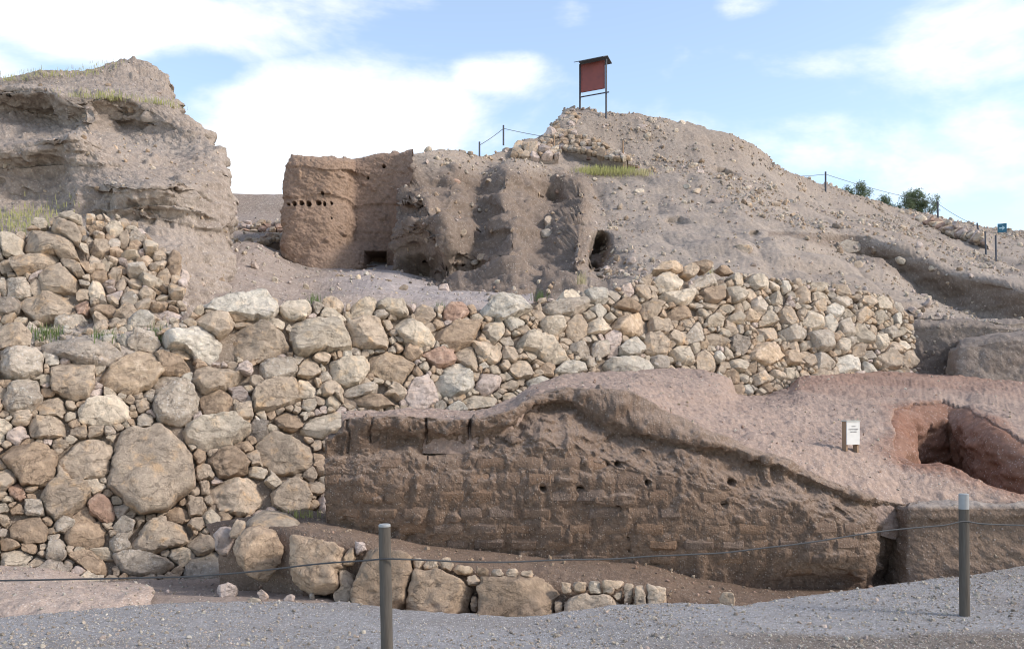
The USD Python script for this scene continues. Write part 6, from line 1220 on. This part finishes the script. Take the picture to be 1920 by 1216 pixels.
scatter('rubble', 'stones weathering out of the cut earth face', HILL, 450, 0.07, 0.34, 42, ['b', 'b', 'b', 't', 'r'], mask=(np.abs(Nh[..., 2]) < 0.75) * (hp[..., 0] < 1160) * (hp[..., 0] > 760) * (hp[..., 1] > 330) * 1.0, sink=0.5)
scatter('rubble', 'small stones stuck in the left earth cliff', SURF['earth_cliff'], 6500, 0.02, 0.17, 43, ['t', 'p', 'b', 'g', 'p', 'l'], sink=0.45, mask=np.clip(sn(SURF['earth_cliff'], 0.5, 402, 3) * 1.6 + 0.75, 0.1, 1.5))
scatter('rubble', 'stones lying on the gully floor', SURF['gully_floor'], 2600, 0.03, 0.30, 44, TN, mask=(SURF['gully_floor'][..., 1] < 42) * 1.0)
scatter('rubble', 'crumbs of stone on the pinkish terrace', SURF['earth_terrace'], 4200, 0.009, 0.07, 45, ['t', 'p', 'l', 'r', 'w'], mask=np.clip(Nh.mean() * 0 + grid_normals(SURF['earth_terrace'])[..., 2] ** 2, 0, 1) * np.clip(20 / SURF['earth_terrace'][..., 1] - 0.8, 0.1, 1))
scatter('gravel', 'loose gravel covering the grey path', SURF['gravel_path'], 17000, 0.009, 0.055, 46, ['g', 'w', 'g', 'd', 'p', 'g', 'w', 'd'], mask=(SURF['gravel_path'][..., 1] > 4.5) * (SURF['gravel_path'][..., 2] > ZP - 0.2) * np.clip(sn(SURF['gravel_path'], 0.9, 403, 3) * 1.4 + 0.8, 0.15, 1.5), sink=0.35, alpha=2.4)
scatter('rubble', 'crumbs of stone on the trench floor', SURF['trench_floor'], 1800, 0.012, 0.10, 47, TN, mask=(SURF['trench_floor'][..., 0] < 2) * (SURF['trench_floor'][..., 1] < 12.5) * 1.0)
scatter('rubble', 'crumbs of stone on the apron above the boulder row', SURF['earth_apron'], 1500, 0.009, 0.09, 48, ['t', 'b', 'b', 'r'])
scatter('rubble', 'grit on the pale hump at the lower left', SURF['earth_hump'], 900, 0.008, 0.05, 49, ['t', 'p', 'l', 'w'])
scatter('rubble', 'stones lying along the ledge between the stone walls', SURF['rubble_ledge'], 700, 0.04, 0.26, 50, ['t', 'l', 'g', 'w'])
scatter('rubble', 'stones on and below the right earth banks', SURF['earth_bank'], 500, 0.03, 0.2, 51, TN, sink=.4)
scatter('rubble', 'grit set in the square earth baulk', SURF['earth_baulk'], 450, 0.008, 0.05, 52, ['t', 'b', 'p', 'd'], sink=.45)
scatter('rubble', 'grit and chaff set in the mudbrick wall face', CORE, 700, 0.006, 0.028, 53, ['t', 'b', 'r', 'b'], sink=.4, mask=(CORE[..., 1] < 10.7) * 1.0)

# ------------------------------------------------------------------ grass, weeds, shrubs
def blades(points, n, h, spread, seed, wid=0.006, lean=0.45):
    g = np.random.default_rng(seed); V, F = [], []
    for p in points:
        for _ in range(n):
            b = p + np.append(g.normal(0, spread, 2), 0); hh = h * g.uniform(0.45, 1.1); a = g.uniform(0, 2 * np.pi); l = g.uniform(0, lean) * hh
            side = np.array([math.cos(a + 1.57), math.sin(a + 1.57), 0]) * wid * g.uniform(0.6, 1.4); dr = np.array([math.cos(a), math.sin(a), 0]) * l
            m = b + dr * 0.35 + [0, 0, hh * 0.6]; t = b + dr + [0, 0, hh]; k = len(V)
            V += [b - side - [0, 0, 0.03], b + side - [0, 0, 0.03], m + side * 0.8, m - side * 0.8, t]; F += [[k, k + 1, k + 2], [k, k + 2, k + 3], [k + 3, k + 2, k + 4]]
    return np.array(V), np.array(F)
def near_surface(G, px, py):
    p = project(np.maximum(G, [-1e9, 0.5, -1e9])).reshape(-1, 2); v = G.reshape(-1, 3)
    d = np.hypot(p[:, 0] - px, p[:, 1] - py); k = np.nonzero(d < 5)[0]
    if len(k) == 0: k = np.array([np.argmin(d)])
    return v[k[np.argmin(v[k, 1])]]
g6 = np.random.default_rng(77); CL = SURF['earth_cliff']
pts = [on(1095 + 85 * t + g6.normal(0, 3), 323 + 6 * g6.normal() * 0.6 + 4 * t) for t in g6.random(70)]
tag(obj('grass', blades(pts, 34, 0.21, 0.26, 1, 0.007), M['grass'], None), 'patch of yellow green grass on the slope beside the pale stake', 'grass', kind='stuff')
pts = [on(1188 + 28 * t, 328 + 2 * g6.normal()) for t in g6.random(14)]
tag(obj('grass', blades(pts, 14, 0.22, 0.14, 2, 0.010), M['drygrass'], None), 'thin straw coloured grass right of the pale stake', 'grass', kind='stuff')
pts = [near_surface(CL, x, np.interp(x, [0, 75, 160, 240], [147, 138, 133, 111]) + 3) for x in g6.uniform(10, 215, 40)]
tag(obj('grass', blades(pts, 16, 0.08, 0.22, 3, 0.005), M['grass'], None), 'thin grass fringe along the top crest of the left cliff', 'grass', kind='stuff')
pts = [near_surface(CL, x, np.interp(x, [145, 230, 300, 338], [181, 184, 193, 205]) - 2) for x in g6.uniform(140, 320, 46)]
tag(obj('grass', blades(pts, 18, 0.07, 0.2, 4, 0.005), M['grass'], None), 'grass strip along the upper terrace edge of the left cliff', 'grass', kind='stuff')
pts = [near_surface(CL, x, 408 + y) for x, y in zip(g6.uniform(-10, 130, 60), g6.normal(0, 14, 60))]
tag(obj('grass', blades(pts, 20, 0.08, 0.18, 5, 0.005), M['grass'], None), 'green grass above the upper boulder wall at the left edge', 'grass', kind='stuff')
LG = SURF['rubble_ledge']
pts = [near_surface(LG, x, 632 + 5 * y) for x, y in zip(np.r_[g6.uniform(60, 110, 12), g6.uniform(190, 215, 5), g6.uniform(285, 310, 8)], g6.normal(0, 1, 25))]
tag(obj('grass', blades(pts, 12, 0.18, 0.06, 6, 0.005), M['grass2'], None), 'grass tufts on the ledge at the foot of the upper boulder wall', 'grass', kind='stuff')
for i, (x, y, D_, h, n, m, lb) in enumerate([(590, 590, 15.0, 0.36, 120, 'grass2', 'upright green weed between the top stones of the wall, leftmost'), (825, 602, 15.8, 0.34, 90, 'grass2', 'green weed on the wall top beside the reddish stone'), (770, 592, 15.6, 0.26, 40, 'drygrass', 'dry straw tuft on the wall top, left of the weed by the reddish stone'), (1012, 562, 17.2, 0.22, 40, 'grass2', 'small green tuft behind the long white slab'), (1092, 530, 20.2, 0.3, 40, 'drygrass', 'dry tuft at the foot of the mound above the wall'), (565, 972, 10.4, 0.12, 60, 'grass', 'low green tuft under the round boulder by the mudbrick wall'), (1330, 510, 21.0, 0.12, 30, 'drygrass', 'tiny dry tuft above the brown cap stones')]):
    p = P(x, y, D_); k = thing('weed', lb, 'plant', p)
    obj('blades', blades([np.zeros(3)], n, h, 0.06 if h > 0.2 else 0.1, 30 + i, 0.005), M[m], k).SetCustomDataByKey('kind', 'stuff')
def shrub(label, px, py, D_, w, h, seed, dens=1.0):
    g = np.random.default_rng(seed); p = P(px, py, D_); k = thing('shrub', label, 'shrub', p)
    st_, tips = [], []
    for _ in range(int(16 * dens)):
        a = g.uniform(0, 2 * np.pi); R0 = w / 2 * math.sqrt(g.random()); tip = np.array([R0 * math.cos(a), R0 * math.sin(a) * 0.7, h * g.uniform(0.45, 1.0) * math.sqrt(max(0.1, 1 - (R0 / (w / 2)) ** 2 * 0.75))])
        mid = tip * [0.45, 0.45, 0.55] + g.normal(0, 0.05, 3); st_.append(tube(np.array([[0, 0, -0.2], mid * 0.5, mid, tip]) + g.normal(0, 0.02, (4, 3)), 0.014, 5))
        for _ in range(int(11 * dens)): tips.append(mid + (tip - mid) * g.uniform(0.2, 1.08) + g.normal(0, 0.11, 3))
    obj('stem', merge(st_), M['twig'], k)
    V, F = [], []
    for t in tips:
        for _ in range(26):
            c = t + g.normal(0, 0.085, 3); a = g.normal(size=3); a /= np.linalg.norm(a); b = np.cross(a, g.normal(size=3)); b /= np.linalg.norm(b); L, Wl = g.uniform(0.035, 0.065), g.uniform(0.012, 0.022); i = len(V)
            V += [c - a * L, c + b * Wl, c + a * L, c - b * Wl]; F += [[i, i + 1, i + 2], [i, i + 2, i + 3]]
    obj('foliage', (np.array(V), np.array(F)), M['leaf'], k)
shrub('rounded olive green shrub behind the skyline, nearest the mound', 1603, 386, 56, 2.4, 1.55, 1, 1.2)
shrub('low dark shrub between the two larger shrubs', 1662, 398, 57, 1.5, 1.05, 2, 0.8)
shrub('tall loose dark shrub behind the dry stone wall', 1702, 406, 57, 2.4, 1.75, 3, 1.3)
shrub('open twiggy shrub next to the dark stake', 1738, 416, 57, 1.7, 1.85, 4, 0.9)
